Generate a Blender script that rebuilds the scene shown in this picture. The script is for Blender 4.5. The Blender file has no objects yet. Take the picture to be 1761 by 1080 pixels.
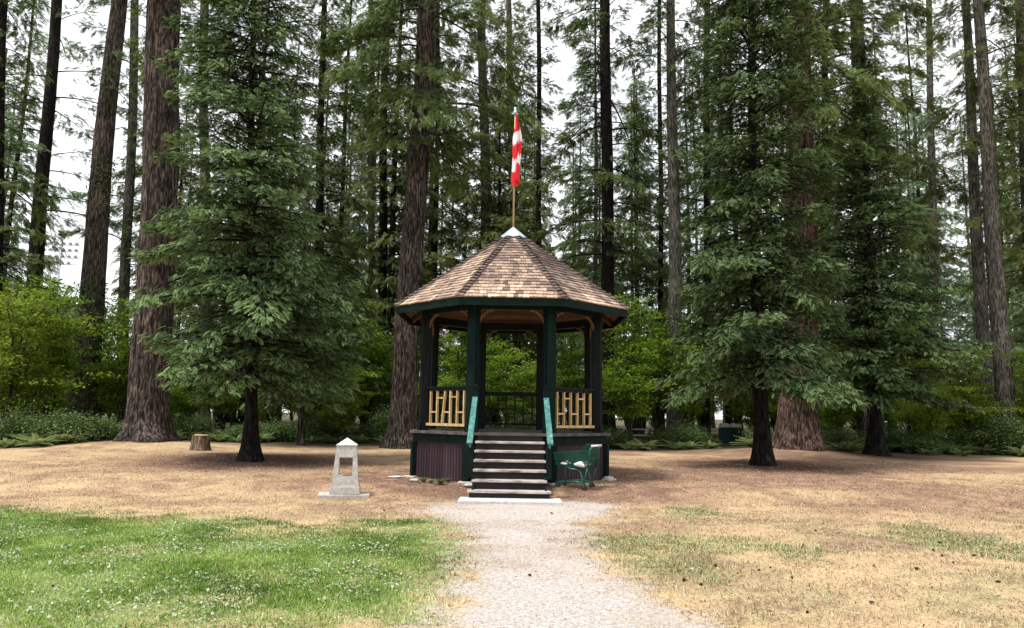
import bpy, math, random
import numpy as np
from mathutils import Vector, Matrix
random.seed(7); rng = np.random.default_rng(7)
S = bpy.context.scene; COL = S.collection
rad = math.radians
# ------------------------------------------------------------------ camera
W0, H0, F = 1761.0, 1080.0, 1272.0
PITCH, ROLL, CH = 7.83, 0.9, 1.6
cam = bpy.data.objects.new('camera', bpy.data.cameras.new('camera')); COL.objects.link(cam)
cam.data.sensor_width = 36; cam.data.lens = F/W0*36; cam.data.clip_end = 3000; cam.data.clip_start = .1
RM = Matrix.Rotation(rad(90+PITCH), 4, 'X') @ Matrix.Rotation(rad(ROLL), 4, 'Z')
cam.matrix_world = Matrix.Translation((0, 0, CH)) @ RM
S.camera = cam
RC = np.array(RM.to_3x3())
def ray(px, py):
    return RC @ np.array([(px-W0/2)/F, -(py-H0/2)/F, -1.0])
def at(px, py, D):
    r = ray(px, py); k = D/r[1]
    return np.array([r[0]*k, D, CH+r[2]*k])
# ------------------------------------------------------------------ noise
def vnoise(x, y, seed=0):
    x = np.asarray(x, float); y = np.asarray(y, float)
    xi = np.floor(x).astype(np.int64); yi = np.floor(y).astype(np.int64)
    fx = x-xi; fy = y-yi; fx = fx*fx*(3-2*fx); fy = fy*fy*(3-2*fy)
    def h(a, b):
        n = (a*374761393 + b*668265263 + seed*974634777) & 0x7fffffff
        n = ((n ^ (n >> 13))*1274126177) & 0x7fffffff
        return ((n ^ (n >> 16)) & 0xffff)/65535.0
    return (h(xi, yi)*(1-fx)+h(xi+1, yi)*fx)*(1-fy)+(h(xi, yi+1)*(1-fx)+h(xi+1, yi+1)*fx)*fy
def fbm(x, y, seed=0, o=4):
    s = 0; a = .5; t = 0
    for k in range(o):
        s = s+a*vnoise(np.asarray(x)*2**k+17*k, np.asarray(y)*2**k+5*k, seed+k); t += a; a *= .55
    return s/t
def sstep(a, b, x):
    t = np.clip((x-a)/(b-a), 0, 1); return t*t*(3-2*t)
# ------------------------------------------------------------------ ground height
MOUNDS = [(-12.9, 26.5, 3.3, .34), (11.0, 29.5, 2.6, .30), (-8.1, 22.9, 2.6, .06), (7.7, 22.8, 2.6, .06)]
def gz(x, y):
    x = np.asarray(x, float); y = np.asarray(y, float)
    z = .16*sstep(14.4, 15.9, y)+.006*np.clip(y-16, 0, 60)
    for mx, my, s, h in MOUNDS:
        z = z+h*np.exp(-((x-mx)**2+(y-my)**2)/s**2)
    z = z+(fbm(x*.5, y*.5, 3)-.5)*.05*sstep(3, 6, np.hypot(x, y-18.3))
    return z
def G(px, py):
    r = ray(px, py)
    t = 3.0
    while t < 400:
        if CH+r[2]*t < gz(r[0]*t, r[1]*t): break
        t += .05
    return np.array([r[0]*t, r[1]*t, float(gz(r[0]*t, r[1]*t))])
# ------------------------------------------------------------------ object helpers
def props(o, label=None, cat=None, group=None, kind=None):
    if label: o['label'] = label
    if cat: o['category'] = cat
    if group: o['group'] = group
    if kind: o['kind'] = kind
    return o
def empty(name, loc, label, cat, group=None, rz=0):
    o = bpy.data.objects.new(name, None); COL.objects.link(o); o.location = [float(v) for v in loc]
    o.rotation_euler = (0, 0, rz); o.empty_display_size = .2
    return props(o, label, cat, group)
def link(name, me, parent=None, loc=None):
    o = bpy.data.objects.new(name, me); COL.objects.link(o)
    if parent: o.parent = parent
    if loc is not None: o.location = [float(v) for v in loc]
    return o
def np_mesh(name, V, Fq, mat, tint=None, smooth=False, k=4):
    V = np.ascontiguousarray(V, dtype=np.float32); Fq = np.ascontiguousarray(Fq, dtype=np.int32)
    me = bpy.data.meshes.new(name)
    me.vertices.add(len(V)); me.vertices.foreach_set('co', V.ravel())
    n = len(Fq)
    me.loops.add(n*k); me.loops.foreach_set('vertex_index', Fq.ravel())
    me.polygons.add(n); me.polygons.foreach_set('loop_start', np.arange(0, n*k, k, dtype=np.int32))
    me.polygons.foreach_set('loop_total', np.full(n, k, dtype=np.int32))
    if smooth: me.polygons.foreach_set('use_smooth', np.ones(n, dtype=bool))
    me.update(calc_edges=True)
    if tint is not None:
        a = me.attributes.new('tint', 'FLOAT', 'POINT'); a.data.foreach_set('value', np.ascontiguousarray(tint, dtype=np.float32))
    me.materials.append(mat)
    return me
class MB:
    def __init__(s): s.v = []; s.f = []; s.t = []; s.cur = .5
    def add(s, vs, fs):
        n = len(s.v); s.v += [tuple(map(float, v)) for v in vs]; s.t += [s.cur]*len(vs)
        s.f += [tuple(i+n for i in f) for f in fs]; return s
    def box(s, c, d, rz=0, rx=0, ry=0):
        R = Matrix.Rotation(rz, 3, 'Z') @ Matrix.Rotation(ry, 3, 'Y') @ Matrix.Rotation(rx, 3, 'X'); c = Vector(c)
        vs = [c+R @ Vector((x*d[0]/2, y*d[1]/2, z*d[2]/2)) for x in (-1, 1) for y in (-1, 1) for z in (-1, 1)]
        return s.add(vs, [(0, 1, 3, 2), (4, 6, 7, 5), (0, 4, 5, 1), (2, 3, 7, 6), (0, 2, 6, 4), (1, 5, 7, 3)])
    def bar(s, p, q, w, h, up=(0, 0, 1)):
        p = Vector(p); q = Vector(q); d = (q-p).normalized(); u = Vector(up)
        sd = d.cross(u)
        if sd.length < 1e-4: sd = d.cross(Vector((0, 1, 0)))
        sd.normalize(); u = sd.cross(d).normalized()
        vs = []
        for c in (p, q):
            for a, b in ((-1, -1), (1, -1), (1, 1), (-1, 1)): vs.append(c+sd*a*w/2+u*b*h/2)
        return s.add(vs, [(3, 2, 1, 0), (4, 5, 6, 7), (0, 1, 5, 4), (1, 2, 6, 5), (2, 3, 7, 6), (3, 0, 4, 7)])
    def tube(s, pts, r, n=8, cap=True):
        pts = [Vector(p) for p in pts]; rr = r if hasattr(r, '__len__') else [r]*len(pts); vs = []; fs = []
        ref = Vector((0, 0, 1)) if abs((pts[-1]-pts[0]).normalized().z) < .9 else Vector((1, 0, 0))
        for i, p in enumerate(pts):
            d = (pts[min(i+1, len(pts)-1)]-pts[max(i-1, 0)]).normalized()
            a = d.cross(ref).normalized(); b = d.cross(a)
            for k in range(n):
                t = 2*math.pi*k/n; vs.append(p+(a*math.cos(t)+b*math.sin(t))*rr[i])
        for i in range(len(pts)-1):
            for k in range(n):
                k2 = (k+1) % n; fs.append((i*n+k, i*n+k2, (i+1)*n+k2, (i+1)*n+k))
        if cap: fs.append(tuple(range(n-1, -1, -1))); fs.append(tuple((len(pts)-1)*n+k for k in range(n)))
        return s.add(vs, fs)
    def lathe(s, prof, n=16, c=(0, 0, 0), sx=1, sy=1, rot=0):
        vs = []; fs = []
        for r, z in prof:
            for k in range(n):
                t = 2*math.pi*k/n+rot; vs.append((c[0]+r*math.cos(t)*sx, c[1]+r*math.sin(t)*sy, c[2]+z))
        for i in range(len(prof)-1):
            for k in range(n):
                k2 = (k+1) % n; fs.append((i*n+k, i*n+k2, (i+1)*n+k2, (i+1)*n+k))
        fs.append(tuple(range(n-1, -1, -1))); fs.append(tuple((len(prof)-1)*n+k for k in range(n)))
        return s.add(vs, fs)
    def build(s, name, mat, parent=None, loc=None, bevel=0, smooth=False):
        me = bpy.data.meshes.new(name); me.from_pydata(s.v, [], s.f); me.materials.append(mat); me.update()
        a = me.attributes.new('tint', 'FLOAT', 'POINT'); a.data.foreach_set('value', np.array(s.t, dtype=np.float32))
        if smooth: me.polygons.foreach_set('use_smooth', np.ones(len(me.polygons), dtype=bool))
        o = link(name, me, parent, loc)
        if bevel:
            m = o.modifiers.new('bevel', 'BEVEL'); m.width = bevel; m.segments = 2; m.limit_method = 'ANGLE'
        return o
# ------------------------------------------------------------------ materials
def newmat(name):
    m = bpy.data.materials.new(name); m.use_nodes = True; nt = m.node_tree
    return m, nt, nt.nodes['Principled BSDF'], nt.nodes['Material Output']
def N(nt, t, **kw):
    n = nt.nodes.new(t)
    for k, v in kw.items(): setattr(n, k, v)
    return n
def ramp(nt, stops):
    r = N(nt, 'ShaderNodeValToRGB'); e = r.color_ramp.elements
    while len(e) < len(stops): e.new(.5)
    for i, (p, c) in enumerate(stops): e[i].position = p; e[i].color = (*c, 1)
    return r
def surf(name, stops, scale=6, stretch=(1, 1, 1), rough=.8, bump=.3, bdist=.02, metal=0, detail=6, spec=.3, tintmix=0, coord='Object'):
    """noise driven colour + bump; tint attribute (per piece) mixed in by tintmix"""
    m, nt, b, out = newmat(name); L = nt.links.new
    tc = N(nt, 'ShaderNodeTexCoord'); mp = N(nt, 'ShaderNodeMapping'); mp.inputs['Scale'].default_value = stretch
    L(tc.outputs[coord], mp.inputs[0])
    n1 = N(nt, 'ShaderNodeTexNoise'); n1.inputs['Scale'].default_value = scale; n1.inputs['Detail'].default_value = detail
    n1.inputs['Roughness'].default_value = .65
    L(mp.outputs[0], n1.inputs['Vector']); r = ramp(nt, stops)
    if tintmix:
        at_ = N(nt, 'ShaderNodeAttribute', attribute_name='tint')
        mx = N(nt, 'ShaderNodeMix'); mx.inputs[0].default_value = tintmix
        L(n1.outputs[0], mx.inputs[2]); L(at_.outputs['Fac'], mx.inputs[3]); L(mx.outputs[0], r.inputs[0])
    else: L(n1.outputs[0], r.inputs[0])
    L(r.outputs[0], b.inputs['Base Color'])
    b.inputs['Roughness'].default_value = rough; b.inputs['Metallic'].default_value = metal
    b.inputs['Specular IOR Level'].default_value = spec
    if bump:
        bp = N(nt, 'ShaderNodeBump'); bp.inputs['Strength'].default_value = bump; bp.inputs['Distance'].default_value = bdist
        L(n1.outputs[0], bp.inputs['Height']); L(bp.outputs[0], b.inputs['Normal'])
    return m
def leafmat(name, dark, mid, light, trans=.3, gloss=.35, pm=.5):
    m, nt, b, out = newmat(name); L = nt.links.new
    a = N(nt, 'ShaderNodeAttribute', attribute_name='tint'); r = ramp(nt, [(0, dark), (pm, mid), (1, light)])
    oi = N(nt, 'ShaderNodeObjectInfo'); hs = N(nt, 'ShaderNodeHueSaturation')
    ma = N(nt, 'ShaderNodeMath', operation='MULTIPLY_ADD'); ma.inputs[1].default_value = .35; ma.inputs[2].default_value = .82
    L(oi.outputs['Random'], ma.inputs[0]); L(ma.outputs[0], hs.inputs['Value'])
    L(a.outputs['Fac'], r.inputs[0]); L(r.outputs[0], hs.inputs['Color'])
    L(hs.outputs[0], b.inputs['Base Color']); b.inputs['Roughness'].default_value = gloss+.15
    b.inputs['Specular IOR Level'].default_value = .16
    if trans:
        t = N(nt, 'ShaderNodeBsdfTranslucent'); L(hs.outputs[0], t.inputs[0])
        mx = N(nt, 'ShaderNodeMixShader'); mx.inputs[0].default_value = trans
        L(b.outputs[0], mx.inputs[1]); L(t.outputs[0], mx.inputs[2]); L(mx.outputs[0], out.inputs[0])
    return m
def barkmat(name, c0, c1, c2, sc=1.0):
    m, nt, b, out = newmat(name); L = nt.links.new
    tc = N(nt, 'ShaderNodeTexCoord'); mp = N(nt, 'ShaderNodeMapping'); mp.inputs['Scale'].default_value = (1, 1, .2)
    L(tc.outputs['Object'], mp.inputs[0])
    n1 = N(nt, 'ShaderNodeTexNoise'); n1.inputs['Scale'].default_value = 15*sc; n1.inputs['Detail'].default_value = 7
    n1.inputs['Distortion'].default_value = .6
    L(mp.outputs[0], n1.inputs['Vector'])
    n2 = N(nt, 'ShaderNodeTexNoise'); n2.inputs['Scale'].default_value = 1.1; n2.inputs['Detail'].default_value = 4
    L(tc.outputs['Object'], n2.inputs['Vector'])
    r = ramp(nt, [(.38, c0), (.51, c1), (.68, c2)]); L(n1.outputs[0], r.inputs[0])
    r2 = ramp(nt, [(.38, (.62, .66, .6)), (.62, (1.15, 1.1, 1.05))]); L(n2.outputs[0], r2.inputs[0])
    mx = N(nt, 'ShaderNodeMix', data_type='RGBA', blend_type='MULTIPLY'); mx.inputs[0].default_value = 1
    L(r.outputs[0], mx.inputs[6]); L(r2.outputs[0], mx.inputs[7]); L(mx.outputs[2], b.inputs['Base Color'])
    bp = N(nt, 'ShaderNodeBump'); bp.inputs['Strength'].default_value = .9; bp.inputs['Distance'].default_value = .06
    L(n1.outputs[0], bp.inputs['Height']); L(bp.outputs[0], b.inputs['Normal'])
    b.inputs['Roughness'].default_value = .92; b.inputs['Specular IOR Level'].default_value = .15
    return m
M = {}
M['bark_red'] = barkmat('bark_red', (.012, .010, .009), (.052, .040, .036), (.17, .14, .13))
M['bark_rust'] = barkmat('bark_rust', (.016, .010, .009), (.075, .046, .038), (.20, .145, .12))
M['bark_brown'] = barkmat('bark_brown', (.014, .011, .009), (.055, .044, .038), (.15, .125, .11))
M['bark_grey'] = barkmat('bark_grey', (.03, .028, .025), (.09, .085, .078), (.19, .18, .165))
M['bark_dark'] = barkmat('bark_dark', (.003, .0025, .0025), (.010, .008, .007), (.034, .028, .024))
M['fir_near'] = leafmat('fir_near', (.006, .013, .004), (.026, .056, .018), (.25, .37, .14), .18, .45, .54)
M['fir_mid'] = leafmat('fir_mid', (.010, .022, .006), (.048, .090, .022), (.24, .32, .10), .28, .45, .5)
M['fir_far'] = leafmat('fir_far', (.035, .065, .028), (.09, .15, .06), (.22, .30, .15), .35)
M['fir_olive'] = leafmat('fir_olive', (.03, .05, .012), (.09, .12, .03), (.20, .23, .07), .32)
M['maple'] = leafmat('maple', (.06, .12, .012), (.18, .30, .03), (.40, .50, .09), .55)
M['maple_yellow'] = leafmat('maple_yellow', (.07, .12, .012), (.22, .31, .03), (.46, .52, .10), .5)
M['salal'] = leafmat('salal', (.025, .05, .012), (.10, .165, .045), (.38, .46, .22), .3)
M['fern'] = leafmat('fern', (.05, .08, .02), (.14, .21, .06), (.34, .40, .18), .35)
M['ivy'] = leafmat('ivy', (.02, .05, .01), (.06, .12, .02), (.14, .2, .05), .3)
# ------------------------------------------------------------------ foliage generator
def spray_template(n=8, w=.085, droop=.3, wide=.42):
    V = []; Fc = []; T = []
    def leaf(b, d, l, w, t0):
        b = np.array(b); d = np.array(d)/np.linalg.norm(d); s = np.cross([0, 0, 1], d); s = s/np.linalg.norm(s)
        k = len(V); m = b+d*l*.5+np.array([0, 0, .03*l])
        V.extend([b, m-s*w/2, b+d*l+np.array([0, 0, -.12*l]), m+s*w/2]); Fc.append((k, k+1, k+2, k+3)); T.extend([t0, t0+.12, t0+.38, t0+.12])
    for i in range(n):
        t = (i+.35)/n
        for sd in (-1, 1):
            tt = t+sd*.25/n; b = (tt, 0, -droop*tt*tt)
            leaf(b, (math.cos(.95), sd*math.sin(.95), -.25), wide*(1-tt)**.65+.10, w*(1.5-.5*tt), .3+.3*tt)
    leaf((.0, 0, 0), (1, 0, -.1), .6, w*.9, .2); leaf((.5, 0, -droop*.25), (1, 0, -.42), .52, w*1.1, .45); 
    return np.array(V), np.array(Fc), np.array(T)
TPL = spray_template(8, .085, .35, .27)
TPL5 = spray_template(6, .095, .45, .27)
def instance(T, P, X, Z, Sc, tn):
    V, Fc, tt = T
    X = X/np.linalg.norm(X, axis=1, keepdims=True); Y = np.cross(Z, X); Y /= np.linalg.norm(Y, axis=1, keepdims=True); Zz = np.cross(X, Y)
    vs = P[:, None, :]+Sc[:, None, None]*(V[None, :, 0:1]*X[:, None, :]+V[None, :, 1:2]*Y[:, None, :]+V[None, :, 2:3]*Zz[:, None, :])
    fs = Fc[None]+(np.arange(len(P))*len(V))[:, None, None]
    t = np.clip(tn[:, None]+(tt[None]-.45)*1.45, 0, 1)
    return vs.reshape(-1, 3), fs.reshape(-1, 4), t.reshape(-1)
def crown_sprays(R, H, z0, rfun, nb, dens, sc, axis=lambda z: (0, 0), a=.12, b=.42, inner=.18, seed=0, clump=0):
    """branches with flat lateral sprays; returns arrays and limb polylines"""
    g = np.random.default_rng(seed); Ps = []; Xs = []; Zs = []; Ss = []; Ts = []; limbs = []
    for i in range(nb):
        u = (i+g.random())/nb; z = z0+(H-z0)*u**1.08*.985
        L = rfun(z)*g.choice([g.uniform(.45, .9), g.uniform(.8, 1.18)])
        if L < .15: L = .15
        az = i*2.39996+g.normal()*.5
        L *= .72+.56*float(vnoise(math.cos(az)*1.3+9+z*.22, math.sin(az)*1.3+9+z*.16, seed+31))
        if clump and vnoise(az*1.2, z*.45, seed+5) < clump: continue
        d = np.array([math.cos(az), math.sin(az), 0]); lt = np.array([-d[1], d[0], 0]); up = np.array([0, 0, 1.])
        aa = a+g.normal()*.16+.35*u; bb = b*g.uniform(.7, 1.3); ax = axis(z); base = np.array([ax[0], ax[1], z])
        n = max(6, int(dens*L*(1+.30*L)))
        t = inner+(1-inner)*g.random(n)**.75; s = g.random(n)**.8; sd = g.choice([-1, 1], n)
        wid = L*.36*np.clip(1-t, 0, 1)**.55*np.clip(t*3, 0, 1)+.06
        off = s*wid
        if L > .8:                                     # foliage gathers in tufts along the branch, with gaps between
            tuft = vnoise(t*L*2.3+i*7.1, sd*s*2.2+i*3.3, seed+7); kk = tuft > .40
            t = t[kk]; s = s[kk]; sd = sd[kk]; wid = wid[kk]; off = off[kk]; n = len(t)
            if n == 0: continue
        c = base+d*(L*t)[:, None]+up*(L*(aa*t-bb*t*t))[:, None]
        p = c+lt*(sd*off)[:, None]+d*(off*.35)[:, None]-up*(off**1.3*.22)[:, None]+g.normal(size=(n, 3))*.075*np.array([1, 1, 1.1])
        kk = p[:, 2] > z0-.75+.35*vnoise(p[:, 0]*2+50, p[:, 1]*2+50, seed)
        if not kk.any(): continue
        p = p[kk]; t = t[kk]; s = s[kk]; sd = sd[kk]; n = len(t)
        x = d*(.9-.35*s)[:, None]+lt*(sd*(.25+.75*s))[:, None]+up*((aa-2*bb*t)*.65-.06+g.normal(size=n)*.28)[:, None]+g.normal(size=(n, 3))*.22*np.array([1, 1, .3])
        zz = up+g.normal(size=(n, 3))*.4
        Ps.append(p); Xs.append(x); Zs.append(zz); Ss.append(sc*g.uniform(.7, 1.3, n)*(.75+.25*min(L, 3)/3)); 
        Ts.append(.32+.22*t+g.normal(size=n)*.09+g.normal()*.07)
        tp = np.linspace(0, 1, 6)
        limbs.append((base+d*(L*tp)[:, None]+up*(L*(aa*tp-bb*tp*tp))[:, None]-up*.02, .012+.011*L))
    return tuple(map(np.concatenate, (Ps, Xs, Zs, Ss, Ts)))+(limbs,)
def trunk_verts(axis, rfun, H, segs, dz, furrow, seed, flare=0, roots=0, zb=-.3):
    zs = [zb]; z = zb
    while z < H:
        z += dz*(1+max(z-6, 0)*.06); zs.append(min(z, H))
    zs = np.array(zs); th = np.arange(segs)*2*math.pi/segs
    A = np.array([axis(z) for z in zs]); r = np.array([rfun(max(z, 0)) for z in zs])
    zz, tt = np.meshgrid(zs, th, indexing='ij')
    nx = np.cos(tt)*4; ny = np.sin(tt)*4
    f = vnoise(nx*1.3+zz*.25+40, ny*1.3-zz*.22+40, seed)*.6+vnoise(nx*3.2+zz*.5+90, ny*3.2+zz*.4+90, seed+3)*.4
    fl = flare*np.exp(-np.clip(zz, 0, 99)/.55); 
    lob = 1+roots*np.exp(-np.clip(zz, 0, 99)/.45)*np.cos(tt*5+seed+np.sin(tt*2+seed)*1.1)
    rr = r[:, None]*(1+furrow*(np.abs(f-.5)*4-.7))*lob+fl*r[:, None]*2
    V = np.stack([A[:, 0:1]+rr*np.cos(tt), A[:, 1:2]+rr*np.sin(tt), zz], -1).reshape(-1, 3)
    n = segs; fs = []
    for i in range(len(zs)-1):
        k = np.arange(n); k2 = (k+1) % n
        fs.append(np.stack([i*n+k, i*n+k2, (i+1)*n+k2, (i+1)*n+k], 1))
    return V, np.concatenate(fs)
def limb_verts(limbs, n=4):
    Vs = []; Fs = []; o = 0
    for pts, r in limbs:
        m = len(pts); d = pts[-1]-pts[0]; d = d/np.linalg.norm(d); a = np.cross(d, [0, 0, 1.]); a /= np.linalg.norm(a)+1e-9; b = np.cross(a, d)
        th = np.arange(n)*2*math.pi/n; ring = np.cos(th)[:, None]*a+np.sin(th)[:, None]*b
        rr = r*np.linspace(1, .25, m)
        Vs.append((pts[:, None, :]+ring[None]*rr[:, None, None]).reshape(-1, 3))
        for i in range(m-1):
            k = np.arange(n); k2 = (k+1) % n; Fs.append(o+np.stack([i*n+k, i*n+k2, (i+1)*n+k2, (i+1)*n+k], 1))
        o += m*n
    return (np.concatenate(Vs), np.concatenate(Fs)) if Vs else (np.zeros((0, 3)), np.zeros((0, 4), int))
def tree_meshes(H, r0, r1, z0, rfun, nb, dens, sc, lean=(0, 0), mat='fir_mid', bark='bark_brown', tpl=None, seed=0,
                segs=28, dz=.25, furrow=.05, flare=.25, roots=.12, a=.12, b=.42, clump=0, inner=.18, dead=0):
    bend = lambda z: (lean[0]*z+.05*math.sin(z*.35+seed), lean[1]*z+.05*math.cos(z*.3+seed))
    tr = lambda z: r0+(r1-r0)*min(z/H, 1)**.8
    tv, tf = trunk_verts(bend, tr, H, segs, dz, furrow, seed, flare, roots)
    limbs = []; crown = None
    if nb:
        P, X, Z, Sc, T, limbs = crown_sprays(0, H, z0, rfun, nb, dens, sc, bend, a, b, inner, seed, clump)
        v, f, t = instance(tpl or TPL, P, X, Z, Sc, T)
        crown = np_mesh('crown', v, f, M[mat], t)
    g = np.random.default_rng(seed+99)
    for i in range(dead):                                   # bare dead limbs under the crown
        z = g.uniform(2.5, max(z0, 4)); az = g.random()*6.28; L = g.uniform(.3, 1.6); d = np.array([math.cos(az), math.sin(az), 0])
        tp = np.linspace(0, 1, 5)[:, None]; ax = bend(z)
        limbs.append((np.array([ax[0], ax[1], z])+d*(L*tp+tr(z)*.7)+np.array([0, 0, 1])*(-.25*L*tp**2), .022))
    lv, lf = limb_verts(limbs)
    V = np.concatenate([tv, lv]); Fq = np.concatenate([tf, lf+len(tv)])
    return np_mesh('trunk', V, Fq, M[bark], None, True), crown
def place_tree(name, meshes, loc, label, cat, group=None, rz=0, sc=1):
    e = empty(name, loc, label, cat, group, rz); e.scale = (sc, sc, sc)
    link('trunk', meshes[0], e)
    if meshes[1]: link('crown', meshes[1], e)
    return e
def px_tree(name, label, bx, tx, D, db, dt, H, z0, rfun, nb, dens, sc, group=None, cat='tree', **kw):
    """bx: photo x of the base, tx: photo x at the top edge, both read at depth D -> real position and lean"""
    by = 760; p0 = at(bx, by, D); p1 = at(tx, 0, D)
    z = float(gz(p0[0], D)); k = (p1[0]-p0[0])/(p1[2]-p0[2])
    r0 = db/F*D/2; rt = dt/F*D/2; r1 = max(.03, r0+(rt-r0)*(H/p1[2])) if H > p1[2] else .03
    r1 = max(r1, .04)
    ms = tree_meshes(H, r0, r1, z0, rfun, nb, dens, sc, lean=(k, 0), **kw)
    return place_tree(name, ms, (p0[0], D, z), label, cat, group)
# ================================================================== WORLD / LIGHT
SUN_EL, SUN_AZ = 68, -122        # azimuth of the sun seen from the scene: behind the camera, to the left
w = bpy.data.worlds.new('World'); S.world = w; w.use_nodes = True; nt = w.node_tree; L = nt.links.new
bg = nt.nodes['Background']; sky = N(nt, 'ShaderNodeTexSky', sky_type='NISHITA'); sky.sun_disc = False
sky.sun_elevation = rad(SUN_EL); sky.sun_rotation = rad(SUN_AZ); sky.air_density = 1.2; sky.dust_density = 2.5
tc = N(nt, 'ShaderNodeTexCoord'); mp = N(nt, 'ShaderNodeMapping'); mp.inputs['Scale'].default_value = (1, 1, 2.2)
nz = N(nt, 'ShaderNodeTexNoise'); nz.inputs['Scale'].default_value = 3.2; nz.inputs['Detail'].default_value = 7; nz.inputs['Roughness'].default_value = .55
L(tc.outputs['Generated'], mp.inputs[0]); L(mp.outputs[0], nz.inputs['Vector'])
cr = ramp(nt, [(.30, (.55,)*3), (.48, (.98,)*3)]); L(nz.outputs[0], cr.inputs[0])
mx = N(nt, 'ShaderNodeMix', data_type='RGBA'); mx.inputs[7].default_value = (12.5, 12.7, 13.1, 1)
L(cr.outputs[0], mx.inputs[0]); L(sky.outputs[0], mx.inputs[6]); L(mx.outputs[2], bg.inputs[0]); bg.inputs[1].default_value = .07
sl = bpy.data.lights.new('sun', 'SUN'); sl.energy = 3.0; sl.angle = rad(11); sl.color = (1, .95, .87)
so = bpy.data.objects.new('sun', sl); COL.objects.link(so)
az = rad(SUN_AZ); sd = Vector((math.sin(az)*math.cos(rad(SUN_EL)), math.cos(az)*math.cos(rad(SUN_EL)), math.sin(rad(SUN_EL))))
so.rotation_euler = sd.to_track_quat('Z', 'Y').to_euler(); so.location = (0, 0, 60)
S.view_settings.view_transform = 'Standard'; S.view_settings.look = 'None'; S.view_settings.exposure = .75; S.view_settings.gamma = 1

# ================================================================== GROUND
def poly_sd(x, y, poly):
    """signed distance (positive inside) to a polygon of world points"""
    x = np.asarray(x); y = np.asarray(y); ins = np.zeros(x.shape, bool); dm = np.full(x.shape, 1e9)
    n = len(poly)
    for i in range(n):
        (x0, y0), (x1, y1) = poly[i], poly[(i+1) % n]
        c = ((y0 > y) != (y1 > y)) & (x < (x1-x0)*(y-y0)/((y1-y0) or 1e-9)+x0); ins ^= c
        dx, dy = x1-x0, y1-y0; t = np.clip(((x-x0)*dx+(y-y0)*dy)/(dx*dx+dy*dy), 0, 1)
        dm = np.minimum(dm, np.hypot(x-x0-t*dx, y-y0-t*dy))
    return np.where(ins, dm, -dm)
def gp(*pts): return [tuple(G(a, b)[:2]) for a, b in pts]
PATH = gp((770, 862), (715, 874), (775, 900), (790, 935), (782, 1000), (750, 1040), (728, 1079))+[(-1.2, 3), (3.2, 3)]+gp((1215, 1079), (1125, 1030), (1065, 995), (1015, 950), (1010, 905), (1085, 872), (1010, 862))
LAWN = gp((-300, 872), (0, 876), (200, 884), (420, 892), (560, 908), (650, 893), (740, 893), (778, 925), (783, 965), (768, 1000), (762, 1035), (735, 1068), (715, 1079))+[(-.9, 4.6), (-8, 4.4)]
GREENS = [gp((1000, 925), (1150, 915), (1280, 930), (1400, 940), (1390, 962), (1240, 950), (1100, 945), (1010, 940)),
          gp((1040, 940), (1150, 950), (1260, 985), (1230, 1005), (1120, 985), (1050, 955)),
          gp((1140, 875), (1220, 872), (1230, 886), (1150, 890)), gp((1560, 900), (1680, 925), (1761, 930), (1761, 965), (1650, 950), (1540, 930))]
TA = G(430, 793); TB = G(1310, 800); TC_ = G(1505, 783)
C_STRAW = np.array([.56, .425, .24]); C_STRAW2 = np.array([.40, .285, .185]); C_DIRT = np.array([.32, .205, .14]); C_NEED_SHADE = np.array([.17, .10, .075])
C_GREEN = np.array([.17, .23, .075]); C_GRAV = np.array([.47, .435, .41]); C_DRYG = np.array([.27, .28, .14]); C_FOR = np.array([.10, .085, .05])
def zones(x, y):
    n1 = fbm(x*.9, y*.9, 11); n2 = fbm(x*2.7, y*2.7, 21); n3 = fbm(x*.35, y*.35, 31)
    path = sstep(-.35, .42, poly_sd(x, y, PATH)-.10+(n2-.5)*1.3+(fbm(x*9, y*9, 41)-.5)*.5)
    lawn = sstep(-.6, 1.15, poly_sd(x, y, LAWN)+(n2-.5)*1.6+(fbm(x*8, y*8, 42)-.5)*.6)
    gr = np.zeros(x.shape)
    for g_ in GREENS: gr = np.maximum(gr, sstep(-.35, .25, poly_sd(x, y, g_)+(n2-.5)*1.1)*.8)
    d0 = np.hypot(x*.75, y-17.6); dirt = sstep(5.2, 2.6, d0+(n1-.5)*4)
    for t, r in ((TA, 4.2), (TB, 4.2), (TC_, 3.5)):
        dirt = np.maximum(dirt, sstep(r+1, r*.45, np.hypot(x-t[0], y-t[1])+(n1-.5)*2.5))
    dirt = np.maximum(dirt, sstep(.38, .56, n3)*.85*sstep(10, 15, y)*sstep(-2, 3, x))
    dirt = np.maximum(dirt, sstep(.47, .66, n1)*.65*sstep(6, 9, y))
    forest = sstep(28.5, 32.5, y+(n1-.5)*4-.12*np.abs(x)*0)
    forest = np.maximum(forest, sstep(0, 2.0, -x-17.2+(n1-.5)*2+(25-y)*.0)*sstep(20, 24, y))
    return path, lawn, gr, dirt, forest, n1, n2
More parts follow.
